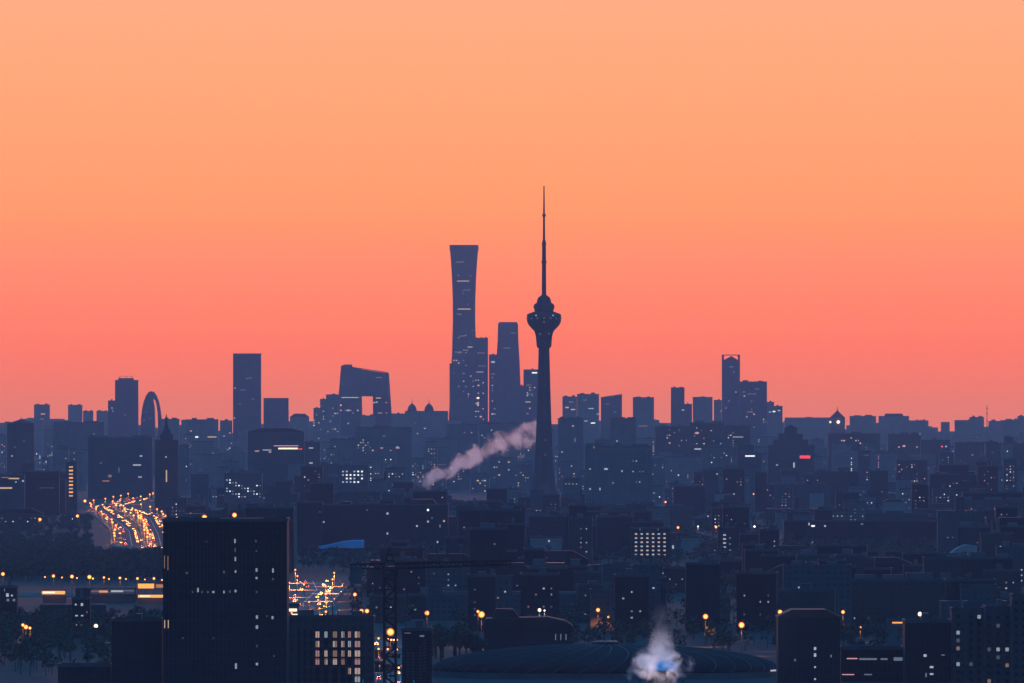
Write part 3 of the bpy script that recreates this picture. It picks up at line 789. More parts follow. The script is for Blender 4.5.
B('apartment_block', -6, 24, 476, 11500, 'block at the picture edge with two bands of yellow lit floors', 'grey_concrete', lits=[(6, 488, 14, 1.8, 'lit_warm'), (14, 478.5, 12, 1.4, 'lit_warm'), (16, 474+8, 1.5, 1.5, 'lit_cool'), (23, 481, 2, 2, 'lit_cool'), (5, 477.5, 8, 1.2, 'lit_warm_dim')])
B('office_block', 597, 632, 517.5, 8300, 'dark block with a flat cap joined to the block of window rows', 'dark_glass', depth=30, lits=[])
B('lit_office', 632, 670, 529, 8200, 'dark office with six even columns of lit white windows', 'dark_glass', depth=30, roof='plain', lits=[(636 + 5.7*i, 534 + 4.1*j, 2.6, 1.7, 'lit_cool' if (i+j) % 3 else 'lit_warm') for i in range(6) for j in range(6)] + [(640, 529, 1, 3, 'lit_cool_dim'), (658, 529, 1, 3, 'lit_cool_dim')])
B('lit_office', 718, 734, 528, 8300, 'narrow dark office with one bright column of lit white windows', 'dark_glass', lits=[(724.5, 535 + 4*j, 3.2, 1.7, 'lit_cool') for j in range(6)] + [(730, 538+6*j, 2, 1.5, 'lit_cool_dim') for j in range(3)])
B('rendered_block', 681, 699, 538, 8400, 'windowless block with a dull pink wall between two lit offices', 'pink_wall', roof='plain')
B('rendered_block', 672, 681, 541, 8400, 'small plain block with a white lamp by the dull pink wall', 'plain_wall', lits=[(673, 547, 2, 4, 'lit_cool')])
B('rendered_block', 810, 824, 493, 11800, 'small pale pink block above the dark slabs', 'pink_wall', roof='plain')
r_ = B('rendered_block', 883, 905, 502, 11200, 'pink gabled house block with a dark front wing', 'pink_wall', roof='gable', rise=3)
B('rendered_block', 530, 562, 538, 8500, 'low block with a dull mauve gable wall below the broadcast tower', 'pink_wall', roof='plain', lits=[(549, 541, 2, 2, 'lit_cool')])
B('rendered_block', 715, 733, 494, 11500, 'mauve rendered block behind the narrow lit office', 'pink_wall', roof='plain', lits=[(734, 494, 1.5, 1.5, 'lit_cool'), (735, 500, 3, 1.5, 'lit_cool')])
B('apartment_block', 674, 705, 487, 11900, 'dark mid distance slab with a blank face beside a dark tower', 'dark_glass')
B('apartment_tower', 703, 718, 471, 12000, 'dark mid distance tower rising over its lower slab neighbour', 'grey_concrete', lits=[(717, 468+6, 1.5, 1.5, 'lit_cool')])
B('apartment_block', 784, 935, 522, 8900, 'very long low dark slab with a faint pale parapet line', 'dark_glass', depth=40, roof='plain', lits=[(809, 524, 1.5, 3, 'lit_cool'), (813, 526, 4, 2, 'lit_cool_bright'), (825, 526, 2, 2, 'lit_cool'), (812, 543, 2, 3, 'lit_cool'), (825, 547, 2, 2, 'lit_cool'), (804, 546, 1.5, 1.5, 'lit_cool_dim'), (862, 524, 3, 1.5, 'lit_cool_dim')])

# blue membrane roof
def membrane():
    D = 8450; s = D/F
    r = empty('membrane_hall', (wx(341, D), D + 20, 0), 'low hall under a curved blue membrane roof', 'hall')
    X = lambda px: wx(px, D) - r.location.x
    Z = lambda py: wz(py, D)
    MB().box(X(322), X(363), -16, 16, 0, Z(551)).build('body', 'plain_wall', r)
    up = [(X(318), Z(547)), (X(328), Z(545)), (X(342), Z(541.8)), (X(354), Z(540.6)), (X(363.5), Z(540.4)), (X(363.5), Z(548)), (X(352), Z(548.4)), (X(338), Z(547.6)), (X(332), Z(547)), (X(326), Z(548.6)), (X(321), Z(548.8))]
    MB().prism(up, -19, 19).build('membrane_roof', 'blue_membrane', r)
    window(r, X(357), -16, Z(558), 9*s, 1.4*s, 'lit_cool_dim')
membrane()
def gable_sheet_hall():
    D = 8000; s = D/F
    r = empty('sheet_roof_hall', (wx(962, D), D + 16, 0), 'hall with a sheet roof tinted dawn pink above dark slabs', 'hall')
    X = lambda px: wx(px, D) - r.location.x
    Z = lambda py: wz(py, D)
    MB().box(X(949), X(976), -14, 14, 0, Z(555)).build('body', 'plain_wall', r)
    MB().prism([(X(948.5), Z(555)), (X(977), Z(555)), (X(977.5), Z(546)), (X(966), Z(544.6)), (X(957), Z(548.5))], -15, 15).build('roof', 'dawn_pink_sheet', r)
gable_sheet_hall()

# --- near dark tower
def near_tower():
    D = 4320; s = D/F
    w = 124*s; d = 42; h = wz(521.5, D)
    r = empty('foreground_tower', (wx(225, D), D + d/2, 0), 'big near black tower block close to the camera with few lit windows', 'skyscraper')
    X = lambda px: wx(px, D) - r.location.x
    Z = lambda py: wz(py, D)
    body_box(w, d, h, 'dark_glass', r)
    rf = roof_flat(w, d, h, r, random.Random(3), False)
    MB().box(-w*.05, w*.3, -8, 8, h+.3, h+1.2).build('plant_room', 'plain_wall', rf)
    fins = MB()
    for i in range(32):
        x = -w/2 + w*(i+.5)/32
        MB
        fins.box(x-.13, x+.13, -d/2-.45, -d/2-.02, 4, h-1)
    fins.build('facade_fins', 'dark_steel', r)
    fl = MB()
    n = int(h/3.9)
    for j in range(1, n): fl.box(-w/2+.2, w/2-.2, -d/2-.3, -d/2-.03, j*3.9-.3, j*3.9+.1)
    fl.build('floor_edge', 'dark_steel', r)
    L = [(235, 541, 1.7, 5, 'lit_cool'), (235.2, 550, 1.6, 5, 'lit_cool_dim'), (235.4, 559, 1.7, 5, 'lit_cool'), (235.6, 571.5, 1.8, 3, 'lit_cool'), (224, 572, 2, 3, 'lit_cool_dim'),
         (256, 541, 1.6, 2.6, 'lit_cool_dim'), (256.4, 551, 1.4, 2, 'lit_cool_dim'), (256.6, 570, 2.2, 4, 'lit_cool'), (256.6, 578, 2.4, 2.6, 'lit_cool'), (273, 570.5, 2, 5, 'lit_cool'), (273, 579, 2.2, 2, 'lit_cool_dim'),
         (198, 590, 2, 5, 'lit_cool'), (202, 592, 1.6, 3, 'lit_cool_dim'), (208, 592, 2.2, 2.4, 'lit_cool_dim'), (213.4, 592, 2.6, 2.4, 'lit_cool'), (192.6, 592, 1.6, 2, 'lit_cool_dim'), (224, 592, 2, 3, 'lit_cool'), (230, 591.5, 1.6, 3.4, 'lit_cool_dim'), (235.6, 591, 2.2, 3, 'lit_cool'), (256.6, 592, 2, 2, 'lit_cool_dim'),
         (257, 617, 2.6, 4, 'lit_cool'), (257, 627, 3, 4, 'lit_cool'), (272.6, 617.5, 2.4, 3.4, 'lit_cool'), (267, 616, 1.5, 1.5, 'lit_cool_dim'), (257, 664, 2.8, 3, 'lit_cool'), (236, 666, 2.4, 6.5, 'lit_cool'), (213.6, 638, 1.4, 1.4, 'lit_cool_dim'), (183, 638, 1.4, 1.8, 'lit_cool_dim'), (187, 573, 3, 2.4, 'lit_cool_dim'), (206.5, 541.5, 1.4, 1.2, 'lit_cool_dim'), (257, 646, 1.4, 3, 'lit_cool_dim'), (274, 656, 1.4, 2, 'lit_cool_dim')]
    for px, py, a, b, mt in L: window(r, X(px), -d/2-.25, Z(py), a*s*.8, b*s*.85, mt.replace('lit_cool', 'lit_near'))
    for px, py, b in ((164.6, 562, 13), (168.0, 563, 14), (164.8, 624, 8), (168.4, 624, 8)):
        window(r, X(px), -d/2-.3, Z(py), .8*s, b*s, 'lit_warm_dim' if py < 600 else 'lit_warm', 'edge_light')
near_tower()
B('foreground_block', 112, 162, 621.5, 4350, 'near black low block attached beside the big foreground tower', 'dark_glass', depth=30, lits=[])
def lit_apartments():
    D = 4400; s = D/F
    x0, x1 = 288, 374
    w = (x1-x0)*s; d = 22; h = wz(619, D)
    r = empty('apartment_block', (wx((x0+x1)/2, D), D + d/2, 0), 'near apartment block with rows of warm lit windows beside foreground tower', 'apartment block')
    X = lambda px: wx(px, D) - r.location.x
    Z = lambda py: wz(py, D)
    body_box(w, d, h, 'grey_concrete', r)
    roof_flat(w, d, h, r, random.Random(4))
    rs = random.Random(9)
    cols = [299, 305, 311, 317.5, 326, 335, 343, 349.5, 357.5]
    rows = [634.5, 644, 653.5, 661.5, 671, 679]
    wide = [1.8, 2.4, 2.6, 4.2, 3.4, 4.4, 3.6, 3.2, 5.6]
    lev = [[0,.3,.5,1,.8,1,1,1,1],[.2,.5,.5,.8,.6,.2,.8,.6,1],[0,0,0,.8,.8,.7,.6,.5,1],[0,0,0,.6,.6,.6,.6,.6,1],[0,0,0,0,0,.2,.4,.5,.5],[0,0,0,0,0,0,0,0,.8]]
    for j, y in enumerate(rows):
        for i, x in enumerate(cols):
            fr = MB().box(-wide[i]*s/2-.25, wide[i]*s/2+.25, -.12, .12, -1.9, 1.9).build('window', 'dark_steel', r, (X(x), -d/2-.1, Z(y)))
            v = lev[j][i]
            on = rs.random() < v + .15 and v > 0
            mt = rs.choice(('lit_warm_near', 'lit_pink_near', 'lit_warm_dim', 'lit_near', 'lit_warm_near')) if on else 'pane_glass'
            hh = 2.5
            for q in (-1, 1):
                part_on = mt if rs.random() < .8 else ('lit_warm_dim' if on else 'pane_glass')
                MB().box(-wide[i]*s/4+.08, wide[i]*s/4-.08, -.2, .05, -hh/2, hh/2).build('pane', part_on, fr, (q*wide[i]*s/4, -.05, 0))
    for z in [Z(y) - 2.3 for y in rows]:
        MB().box(-w/2-.2, w/2+.2, -d/2-.5, -d/2-.02, z-.12, z+.12).build('floor_ledge', 'parapet', r)
lit_apartments()
def lattice_front():
    r = B('apartment_block', 402, 432, 631, 4390, 'near dark block with glinting balcony rails beside the tower crane', 'dark_glass', lits=[(407.5, 633, 7, .8, 'lit_cool_dim'), (422, 636, 5, 2, 'lit_cool_dim')])
    D, d, w, h = root_info[r.name]; s = D/F
    for px, y0 in ((408, 653), (413, 653), (420.5, 647), (424.5, 640)):
        for k in range(11):
            y = y0 + 3.1*k
            if y > 684: break
            MB().box(-1.6*s, 1.6*s, -.9, 0, -.25, .25).build('balcony_rail', 'rib_metal', r, (wx(px, D)-r.location.x, -d/2-.05, wz(y, D)))
lattice_front()
# a low roofed hall by the wood
def long_hall():
    D = 5000; s = D/F
    r = empty('long_hall', (wx(525, D), D + 15, 0), 'near dark hall with a raised clerestory roof beside the small wood', 'hall')
    X = lambda px: wx(px, D) - r.location.x
    Z = lambda py: wz(py, D)
    MB().box(X(484), X(572), -15, 15, 0, Z(626)).build('body', 'dark_glass', r)
    MB().prism([(X(482), Z(626)), (X(573), Z(626)), (X(566), Z(621)), (X(548), Z(617)), (X(486), Z(618.5))], -16, 16).build('roof', 'roof_felt', r)
    MB().prism([(X(492), Z(618.5)), (X(520), Z(618)), (X(513), Z(609.5)), (X(496), Z(609))], -9, 9).build('clerestory', 'roof_felt', r)
    for i in range(7): window(r, X(553+2.6*i), -15, Z(637), 1.0*s, 6*s, 'lit_cool_dim') if i % 2 else None
long_hall()
B('foreground_block', 778, 840, 617, 4370, 'near black block with one column of lit windows near its edge', 'dark_glass', depth=30, roof='gable', rise=3, lits=[(815, 648.5, 2.6, 3.4, 'lit_cool'), (815, 655, 2.6, 4, 'lit_cool'), (815, 667, 2, 2, 'lit_cool'), (815, 679, 2, 2, 'lit_cool'), (795, 660, 1.4, 3, 'lit_cool_dim'), (831, 656, 1.6, 3, 'lit_cool_dim')])
B('foreground_block', 905, 951, 623, 4390, 'near dark block with white windows low on its front', 'dark_glass', depth=30, lits=[(925, 655.5, 3.4, 3, 'lit_cool'), (931.5, 667, 4, 2.4, 'lit_cool'), (931.5, 674, 4, 2, 'lit_cool'), (926, 675, 1.6, 5, 'lit_cool_dim'), (943, 655, 4, 1.2, 'lit_cool_dim')])
def glazed_block(px0, px1, pyt, D, label, cols, seed):
    r = B('foreground_apartment', px0, px1, pyt, D, label, 'grey_concrete', depth=24, cat='apartment block')
    D, d, w, h = root_info[r.name]; s = D/F
    rs = random.Random(seed)
    for px in cols:
        MB().box(-1.9, -1.25, -.7, -.02, 0, h-1).build('bay_edge', 'rib_metal', r, (wx(px, D)-r.location.x, -d/2, 0))
    for px in cols:
        for k in range(int(h/3.2)):
            z = 1.8 + 3.2*k
            fr = MB().box(-.85, .85, -.25, .05, -.95, .95).build('window', 'parapet', r, (wx(px, D)-r.location.x, -d/2-.05, z))
            mt = rs.choice(['pane_glass']*22 + ['lit_near_dim', 'lit_near', 'lit_near_dim', 'lit_warm_dim'])
            MB().box(-.68, .68, -.12, .05, -.75, .75).build('pane', mt, fr, (0, -.2, 0))
    return r
glazed_block(952, 984, 611, 4380, 'near apartment block with tall pale window bays and dark roof', (958, 971, 979), 5)
glazed_block(985.5, 1012, 609, 4360, 'near apartment block with a narrow pale bay column at one edge', (989, 998, 1007), 6)
glazed_block(1012.5, 1040, 597, 4340, 'tallest near apartment block, cut by the picture edge', (1016, 1024), 7)
# neon strip building
B('low_terminal', 841, 904, 650, 4420, 'low terminal with long pale lilac light strips along its front', 'dark_glass', depth=26, roof='plain', lits=[(868, 659, 20, 2.2, 'lit_cool_dim'), (884, 659, 8, 2, 'lit_cool_dim'), (852, 658.5, 12, 1.2, 'lit_pink'), (898, 659, 10, 4, 'lit_cool_dim'), (848, 674.5, 14, 1, 'lit_pink'), (868, 674.5, 9, 1.4, 'lit_cool_dim')])
B('toll_canopy', 888, 913, 622, 5100, 'small canopy edged by one thin amber light strip', 'plain_wall', roof='plain', lits=[(901, 622.6, 20, 1.6, 'lit_amber')])
# left side elevated road buildings
def canopy(px0, px1, py0, py1, D, label, bands):
    r = empty('station_canopy', (wx((px0+px1)/2, D), D + 8, 0), label, 'canopy')
    s = D/F; w = (px1-px0)*s
    z1, z0 = wz(py0, D), wz(py1, D)
    MB().box(-w/2, w/2, -8, 8, z1, z1+.7).build('roof', 'parapet', r)
    for x in (-w/2+1, w/2-1): MB().box(x-.4, x+.4, -6, -5, 0, z1).build('column', 'plain_wall', r)
    MB().box(-w/2+.3, w/2-.3, -4, 6, 0, max(.5, z0)).build('platform', 'plain_wall', r)
    for (a, b, y, hgt, mt) in bands: window(r, wx((a+b)/2, D)-r.location.x, -7.2, wz(y, D), (b-a)*s, hgt*s, mt, 'light_strip')
    return r
canopy(42, 66, 590.6, 596, 6300, 'low canopy with one glowing amber strip, apart from the dark tower', [(42, 65, 592.6, 3.2, 'lit_amber'), (43, 55, 592.4, 1.4, 'lit_warm_bright')])
canopy(82, 137, 588.6, 594, 6320, 'long thin canopy with white and yellow light strips', [(82, 90, 591.4, 1.4, 'lit_cool'), (90, 108, 591.2, 1.2, 'lit_warm_dim'), (99, 108, 591.4, 1.8, 'lit_amber'), (111, 123, 591.2, 1.8, 'lit_cool'), (123, 134, 590.8, 1, 'lit_cool_dim')])
canopy(137, 166, 582.5, 598, 6280, 'two level amber lit station against the edge of the dark tower', [(138, 154, 586, 4.6, 'lit_amber'), (156, 163, 586, 3.4, 'lit_amber_dim'), (138, 166, 596.2, 2.6, 'lit_amber'), (140, 150, 596, 1.2, 'lit_warm_bright')])
B('apartment_block', 72, 90, 600, 5300, 'dark block with paired white windows in three rows', 'dark_glass', lits=[(75.8, 604.5, 2, 1.8, 'lit_cool'), (82, 604.5, 2.6, 3.2, 'lit_cool'), (76.6, 615.6, 3, 1.5, 'lit_cool'), (82.2, 615.6, 2.6, 1.5, 'lit_cool'), (76.6, 625, 2.4, 1.6, 'lit_cool'), (82.2, 625, 2.6, 1.6, 'lit_cool'), (87, 612, 1.2, 2, 'lit_cool_dim')])
B('apartment_block', 0, 17, 588, 5600, 'dark block with a bluish white cluster of lit windows at its corner', 'dark_glass', lits=[(7.5, 595, 3, 4, 'lit_cool'), (12, 595.5, 2, 2, 'lit_cool'), (8, 600, 3, 3, 'lit_cool_dim'), (14, 600, 3, 3, 'lit_cool_dim'), (4.6, 590, 1, 3, 'lit_cool_dim')])
B('low_shed', 58, 111, 667, 4360, 'near flat shed with a pale roof edge at the picture bottom', 'dark_glass', depth=20, roof='plain', lits=[])

# --- stadium dome at the bottom
def stadium():
    D = 4460; s = D/F
    cx, rx, ry = wx(607, D), 178*s, 62.0
    r = empty('stadium', (cx, D + ry, 0), 'broad low stadium dome with curved pale ribs at the picture bottom', 'stadium')
    z0 = 2.5; zt = wz(644, D + ry)
    prof = [(1.0 - .98*(1-math.cos(a*PI/2)) if False else math.cos(a*PI/2), math.sin(a*PI/2)) for a in [i/10 for i in range(10)] + [.985]]
    rings = [[(rx*c*math.cos(2*PI*i/64), ry*c*math.sin(2*PI*i/64), z0 + (zt-z0)*q) for i in range(64)] for c, q in prof]
    MB().loft(rings).build('dome', 'dome_skin', r, smooth=True)
    MB().loft([[(rx*.995*math.cos(2*PI*i/64), ry*.995*math.sin(2*PI*i/64), z) for i in range(64)] for z in (0, z0-.05)]).build('wall', 'plain_wall', r)
    for k in range(40):
        an = 2*PI*k/40
        rb = MB()
        pts = [(rx*c*math.cos(an + .25*q), ry*c*math.sin(an + .25*q), z0 + (zt-z0)*q + .12) for c, q in prof[:-1]]
        for a, b in zip(pts, pts[1:]): rb.tube(a, b, .16, .16, 5)
        rb.build('rib', 'rib_metal', r)
    ed = MB()
    for i in range(64):
        a0, a1 = 2*PI*i/64, 2*PI*(i+1)/64
        if not (-.42 < ((a0+PI) % (2*PI)) - PI < .35): continue
        ed.tube((rx*1.01*math.cos(a0), ry*1.01*math.sin(a0), z0+.3), (rx*1.01*math.cos(a1), ry*1.01*math.sin(a1), z0+.3), .35, .35, 6)
    ed.build('rim_light', 'lit_cool', r)
    MB().lathe([(6, zt-1.2), (6, zt+.8), (5, zt+1.2), (.5, zt+1.4)], 20).build('roof_vent', 'dark_steel', r)
stadium()

# ------------------------------------------------------------------ tower crane
def crane():
    D = 4360; s = D/F
    r = empty('tower_crane', (wx(390, D), D, 0), 'tower crane silhouette with a long jib and hanging counterweight', 'crane')
    zt = wz(547, D); zj = wz(570, D)
    a = 2.3
    mast = MB()
    for x in (-a, a):
        for y in (-a, a): mast.tube((x, y, 0), (x, y, zj), .75, .75, 4)
    n = int(zj/3.8)
    for k in range(n):
        z0, z1 = k*zj/n, (k+1)*zj/n
        sgn = 1 if k % 2 else -1
        for y in (-a, a): mast.tube((-a*sgn, y, z0), (a*sgn, y, z1), .5, .5, 4); mast.tube((-a, y, z1), (a, y, z1), .4, .4, 4)
        for x in (-a, a): mast.tube((x, -a*sgn, z0), (x, a*sgn, z1), .5, .5, 4)
    mast.build('mast', 'crane_paint', r)
    hd = MB()
    for x in (-a, a):
        for y in (-a, a): hd.tube((x, y, zj+1.5), (0, 0, zt), .4, .3, 4)
    for q in (.3, .6): 
        zz = zj+1.5+(zt-zj-1.5)*q; b = a*(1-q)
        hd.tube((-b,-b,zz), (b,-b,zz), .4, .4, 4); hd.tube((-b,b,zz), (b,b,zz), .4, .4, 4)
    hd.build('tower_head', 'crane_paint', r)
    MB().box(-2.3, 2.3, -2.3, 2.3, zj, zj+1.5).build('slewing_ring', 'dark_steel', r)
    cb = MB().box(1.2, 3.4, -4.4, -2.2, zj-2.4, zj+.2).build('operator_cab', 'crane_paint', r)
    MB().box(1.35, 3.25, -4.55, -4.42, zj-1.3, zj-.2).build('cab_window', 'pane_glass', cb)
    def truss(x0, x1, name):
        tr = MB(); n = max(3, int(abs(x1-x0)/3)); zb, zc = zj+.6, zj+2.6
        rise = (x1-x0)*.035 if x1 > x0 else 0
        for y in (-.9, .9): tr.tube((x0, y, zb), (x1, y, zb+rise), .6, .5, 4)
        tr.tube((x0, 0, zc), (x1, 0, zc-.4+rise), .6, .45, 4)
        for k in range(n):
            q0, q1 = k/n, (k+.5)/n; q2 = (k+1)/n
            X = lambda q: x0 + (x1-x0)*q
            for y in (-.9, .9):
                tr.tube((X(q0), y, zb+rise*q0), (X(q1), 0, zc-.4*q1+rise*q1), .34, .34, 4)
                tr.tube((X(q1), 0, zc-.4*q1+rise*q1), (X(q2), y, zb+rise*q2), .34, .34, 4)
        return tr.build(name, 'crane_paint', r)
    truss(2, 122*s, 'jib')
    truss(-2, -40*s, 'counter_jib')
    MB().box(-40*s, -28*s, -1.6, 1.6, zj-5.6, zj+1.2).build('counterweight', 'plain_wall', r)
    cw = MB()
    cw.tube((0,0,zt-.3), (-36*s,0,zj+2.5), .12, .12, 4); cw.tube((0,0,zt-.3), (60*s,0,zj+4.2), .12, .12, 4); cw.tube((0,0,zt-.3), (104*s,0,zj+4.6), .12, .12, 4)
    cw.build('tie_cable', 'dark_steel', r)
    tl = MB().box(23*s, 30*s, -1.2, 1.2, zj-1.6, zj+.9).build('trolley', 'dark_steel', r)
    hk = MB().tube((26*s,0,zj-1.7), (26*s,0,zj-4.5), .15, .15, 4).box(25.2*s, 26.8*s, -.5, .5, zj-5.8, zj-4.5).build('hook_block', 'dark_steel', tl)
crane()

# ------------------------------------------------------------------ street lamps
lamp_proto = None
def ball(mb, c, r, n=8, seg=12):
    return mb.loft([[(c[0] + r*math.sin(PI*(k+.03)/(n+.06))*math.cos(2*PI*i/seg), c[1] + r*math.sin(PI*(k+.03)/(n+.06))*math.sin(2*PI*i/seg), c[2] - r*math.cos(PI*(k+.03)/(n+.06))) for i in range(seg)] for k in range(n+1)])
LAMPS = {}
def lamp(px, py, D, size, label, group, mat='lamp_sodium', watts=0, name='street_lamp', height=None):
    """a lamp on a pole: pole, arm and a glowing luminaire; the size is its glowing part's radius in metres"""
    z = wz(py, D) if height is None else height
    z = max(z, 4)
    r = empty(name, (wx(px, D), D, 0), label, 'street lamp', group)
    key = (round(z, 1), size, mat)
    if key not in LAMPS:
        a = MB().tube((0, .8, 0), (0, .8, z+.6), .18, .10, 6)
        b = MB().tube((0, .8, z+.6), (0, -.2, z+.75), .09, .07, 5)
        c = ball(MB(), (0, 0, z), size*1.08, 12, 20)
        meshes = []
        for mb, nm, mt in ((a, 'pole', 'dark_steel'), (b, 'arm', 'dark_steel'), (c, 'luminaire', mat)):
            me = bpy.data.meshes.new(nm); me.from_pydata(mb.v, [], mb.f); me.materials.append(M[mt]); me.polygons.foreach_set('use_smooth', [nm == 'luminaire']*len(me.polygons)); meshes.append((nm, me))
        LAMPS[key] = meshes
    for nm, me in LAMPS[key]:
        o = bpy.data.objects.new(nm, me); col.objects.link(o); o.parent = r
    if watts:
        l = bpy.data.lights.new('lamp_light', 'SPOT'); l.energy = watts; l.spot_size = R(135); l.spot_blend = .6; l.color = (1.0, .30, .07) if mat == 'lamp_sodium' else (1, .8, .55)
        l.shadow_soft_size = size
        lo = bpy.data.objects.new('lamp_light', l); col.objects.link(lo); lo.parent = r; lo.location = (0, -.2, z - size*1.25 - .3)
    return r
ORD = ['first', 'second', 'third', 'fourth', 'fifth', 'sixth', 'seventh', 'eighth', 'ninth', 'tenth', 'eleventh', 'twelfth', 'thirteenth', 'fourteenth', 'fifteenth', 'sixteenth', 'seventeenth', 'eighteenth', 'nineteenth', 'twentieth'] + ['number %d' % k for k in range(21, 60)]
# row above the canopies
row = [(3, 574, 1.25), (45, 577, .6), (53.5, 576, 1.1), (62, 577.5, .6), (72, 576.5, 1.25), (77, 578, .6), (89.5, 577, 1.4), (93, 578.5, .7), (104, 577.5, .8), (109, 579, .65), (120, 578, .9), (126, 579, .6), (137.5, 578.5, .9), (145, 579.5, .55), (154, 578.5, .9), (162, 580, .6)]
for i, (px, py, sz_) in enumerate(row[::-1]):
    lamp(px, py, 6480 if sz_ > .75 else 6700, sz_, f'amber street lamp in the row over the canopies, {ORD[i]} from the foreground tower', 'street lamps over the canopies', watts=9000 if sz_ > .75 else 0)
singles = [
    (40, 519.5, 10200, 1.7, 'amber street lamp standing alone in the dark between yellow floors and far road', 0),
    (77.5, 516, 10300, 1.7, 'amber street lamp on a visible pole, before the glowing far road', 0),
    (85, 501, 12500, 2.0, 'yellowish lamp just ahead of the glowing far road bend', 0),
    (147, 488, 15000, 3.2, 'brightest amber lamp at the far end of the glowing road', 0),
    (141, 517, 10800, 1.7, 'yellowish lamp in the middle of the glowing far road', 0),
    (204.5, 517.5, 6000, 1.7, 'bright amber lamp showing just over the foreground tower roof, near its middle', 20000),
    (234.5, 515, 6200, 1.5, 'smaller amber lamp showing over the foreground tower roof', 0),
    (177, 517.5, 9500, .8, 'faint amber lamp over the foreground tower corner', 0),
    (355, 594.5, 6100, 1.2, 'amber street lamp alone between apartment block and crane counterweight', 0),
    (361.5, 611, 5300, 1.2, 'one of a close amber lamp pair above the apartment block roof', 0),
    (367, 611, 5320, 1.2, 'other of the close amber lamp pair, nearer the crane', 0),
    (390.5, 632, 4300, 1.7, 'large blazing amber lamp beside the crane mast', 30000),
    (385, 636, 4700, .7, 'small amber lamp just under the blazing one at the crane mast', 0),
    (396, 638, 4700, .6, 'tiny amber lamp low beside the crane mast', 0),
    (427, 613, 5100, 1.25, 'amber lamp at the edge of the small wood by the crane', 0),
    (481.5, 614.5, 5050, 1.7, 'blazing amber lamp in front of the clerestory hall', 25000),
    (478, 611.5, 5150, .8, 'small amber lamp almost touching the blazing one at the hall', 0),
    (539.5, 610, 5600, 1.0, 'amber lamp with a white companion beyond the clerestory hall', 0),
    (544.5, 610.5, 5600, .5, 'small whitish lamp beside its amber companion beyond the hall', 0),
    (598, 610, 5500, 1.15, 'amber lamp with a reddish halo, ahead of the rising steam', 0),
    (608.5, 617, 5500, .7, 'dim pink lamp lower beside the lamp with reddish halo', 0),
    (705.5, 616.5, 5100, 1.4, 'tall amber lamp on a lit pole just past the steam', 25000),
    (741.5, 625, 4900, 1.5, 'wide amber lamp on a lit pole near the dome edge', 25000),
    (780, 612, 5000, 1.2, 'amber lamp at the near corner of the black block with one lit column', 0),
    (843, 612, 5300, 1.0, 'amber lamp just past the black block with one lit column', 0),
    (860.5, 627.5, 5200, .6, 'small amber lamp over the lilac lit terminal', 0),
    (920, 614, 5200, 1.2, 'amber lamp on the roofline behind the block with low white windows', 0),
    (678, 527.5, 9800, 1.3, 'amber lamp above the pink walled block', 0),
    (716, 527, 9800, 1.35, 'amber lamp above the narrow lit office', 0),
    (754.5, 526.5, 9700, 1.1, 'amber lamp with a white neighbour by the long dark slab', 0),
    (698, 526.5, 9800, .8, 'greenish white lamp between two amber lamps over the lit offices', 0),
    (665.5, 502, 11800, 1.25, 'amber lamp before the blank dark mid distance slab', 0),
    (753.5, 494, 12200, .9, 'small amber lamp above the mauve rendered block', 0),
    (23, 625, 5200, .9, 'upper amber lamp of a trio in the dark by the picture edge', 0),
    (26, 627, 5180, 1.2, 'middle amber lamp of a trio in the dark by the picture edge', 0),
    (30, 628, 5160, .8, 'lower amber lamp of a trio in the dark by the picture edge', 0),
    (96, 626, 5200, 1.1, 'lone amber lamp beside the block with paired white windows', 0),
]
for px, py, D, sz_, lab, wt in singles:
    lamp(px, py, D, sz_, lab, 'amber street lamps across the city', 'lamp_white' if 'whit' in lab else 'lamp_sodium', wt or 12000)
# lamps along the two lit roads
def along(pts, n):
    P = [Vector(p) for p in pts]
    ln = [(b-a).length for a, b in zip(P, P[1:])]; tot = sum(ln)
    for i in range(n):
        q = tot*(i+.5)/n
        for a, b, l in zip(P, P[1:], ln):
            if q <= l: yield a + (b-a)*(q/l), (b-a).normalized(); break
            q -= l
def rank_label(k, what): return f'{what}, {ORD[k]} from its near end'
for pts, n, off, lab, wt, sz_ in ((far_road_a, 44, 15.5, 'small amber lamp along the zigzag far road', 90000, 1.2), (far_road_b, 26, 13.5, 'small amber lamp along the straighter far road branch', 90000, 1.2)):
    for k, (p_, d_) in enumerate(along(pts, n)):
        n_ = Vector((-d_.y, d_.x)); q = p_ + n_*off*(1 if k % 2 else -1) + d_*rng.uniform(-60, 60) + n_*rng.uniform(-3, 1.5)
        D = q.y
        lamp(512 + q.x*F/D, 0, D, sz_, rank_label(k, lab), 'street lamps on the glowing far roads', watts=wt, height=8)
nr = [G(302, 632), G(305, 613), G(303, 604), G(317, 590), G(313, 582)]
for k, (p_, d_) in enumerate(along(nr, 12)):
    n_ = Vector((-d_.y, d_.x)); q = p_ + n_*12*(1 if k % 2 else -1)
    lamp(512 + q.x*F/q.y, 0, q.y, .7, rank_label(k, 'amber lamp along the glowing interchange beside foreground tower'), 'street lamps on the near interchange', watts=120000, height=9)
for k, (px, py) in enumerate(((318, 609), (324, 606.5), (328, 610.5), (333, 611.5), (338, 614), (297, 583), (304, 584.5), (287, 582))):
    lamp(px, py, 5900, .8 if k < 5 else .6, f'amber lamp trailing off the glowing interchange, {ORD[k]} of its line', 'street lamps on the near interchange')

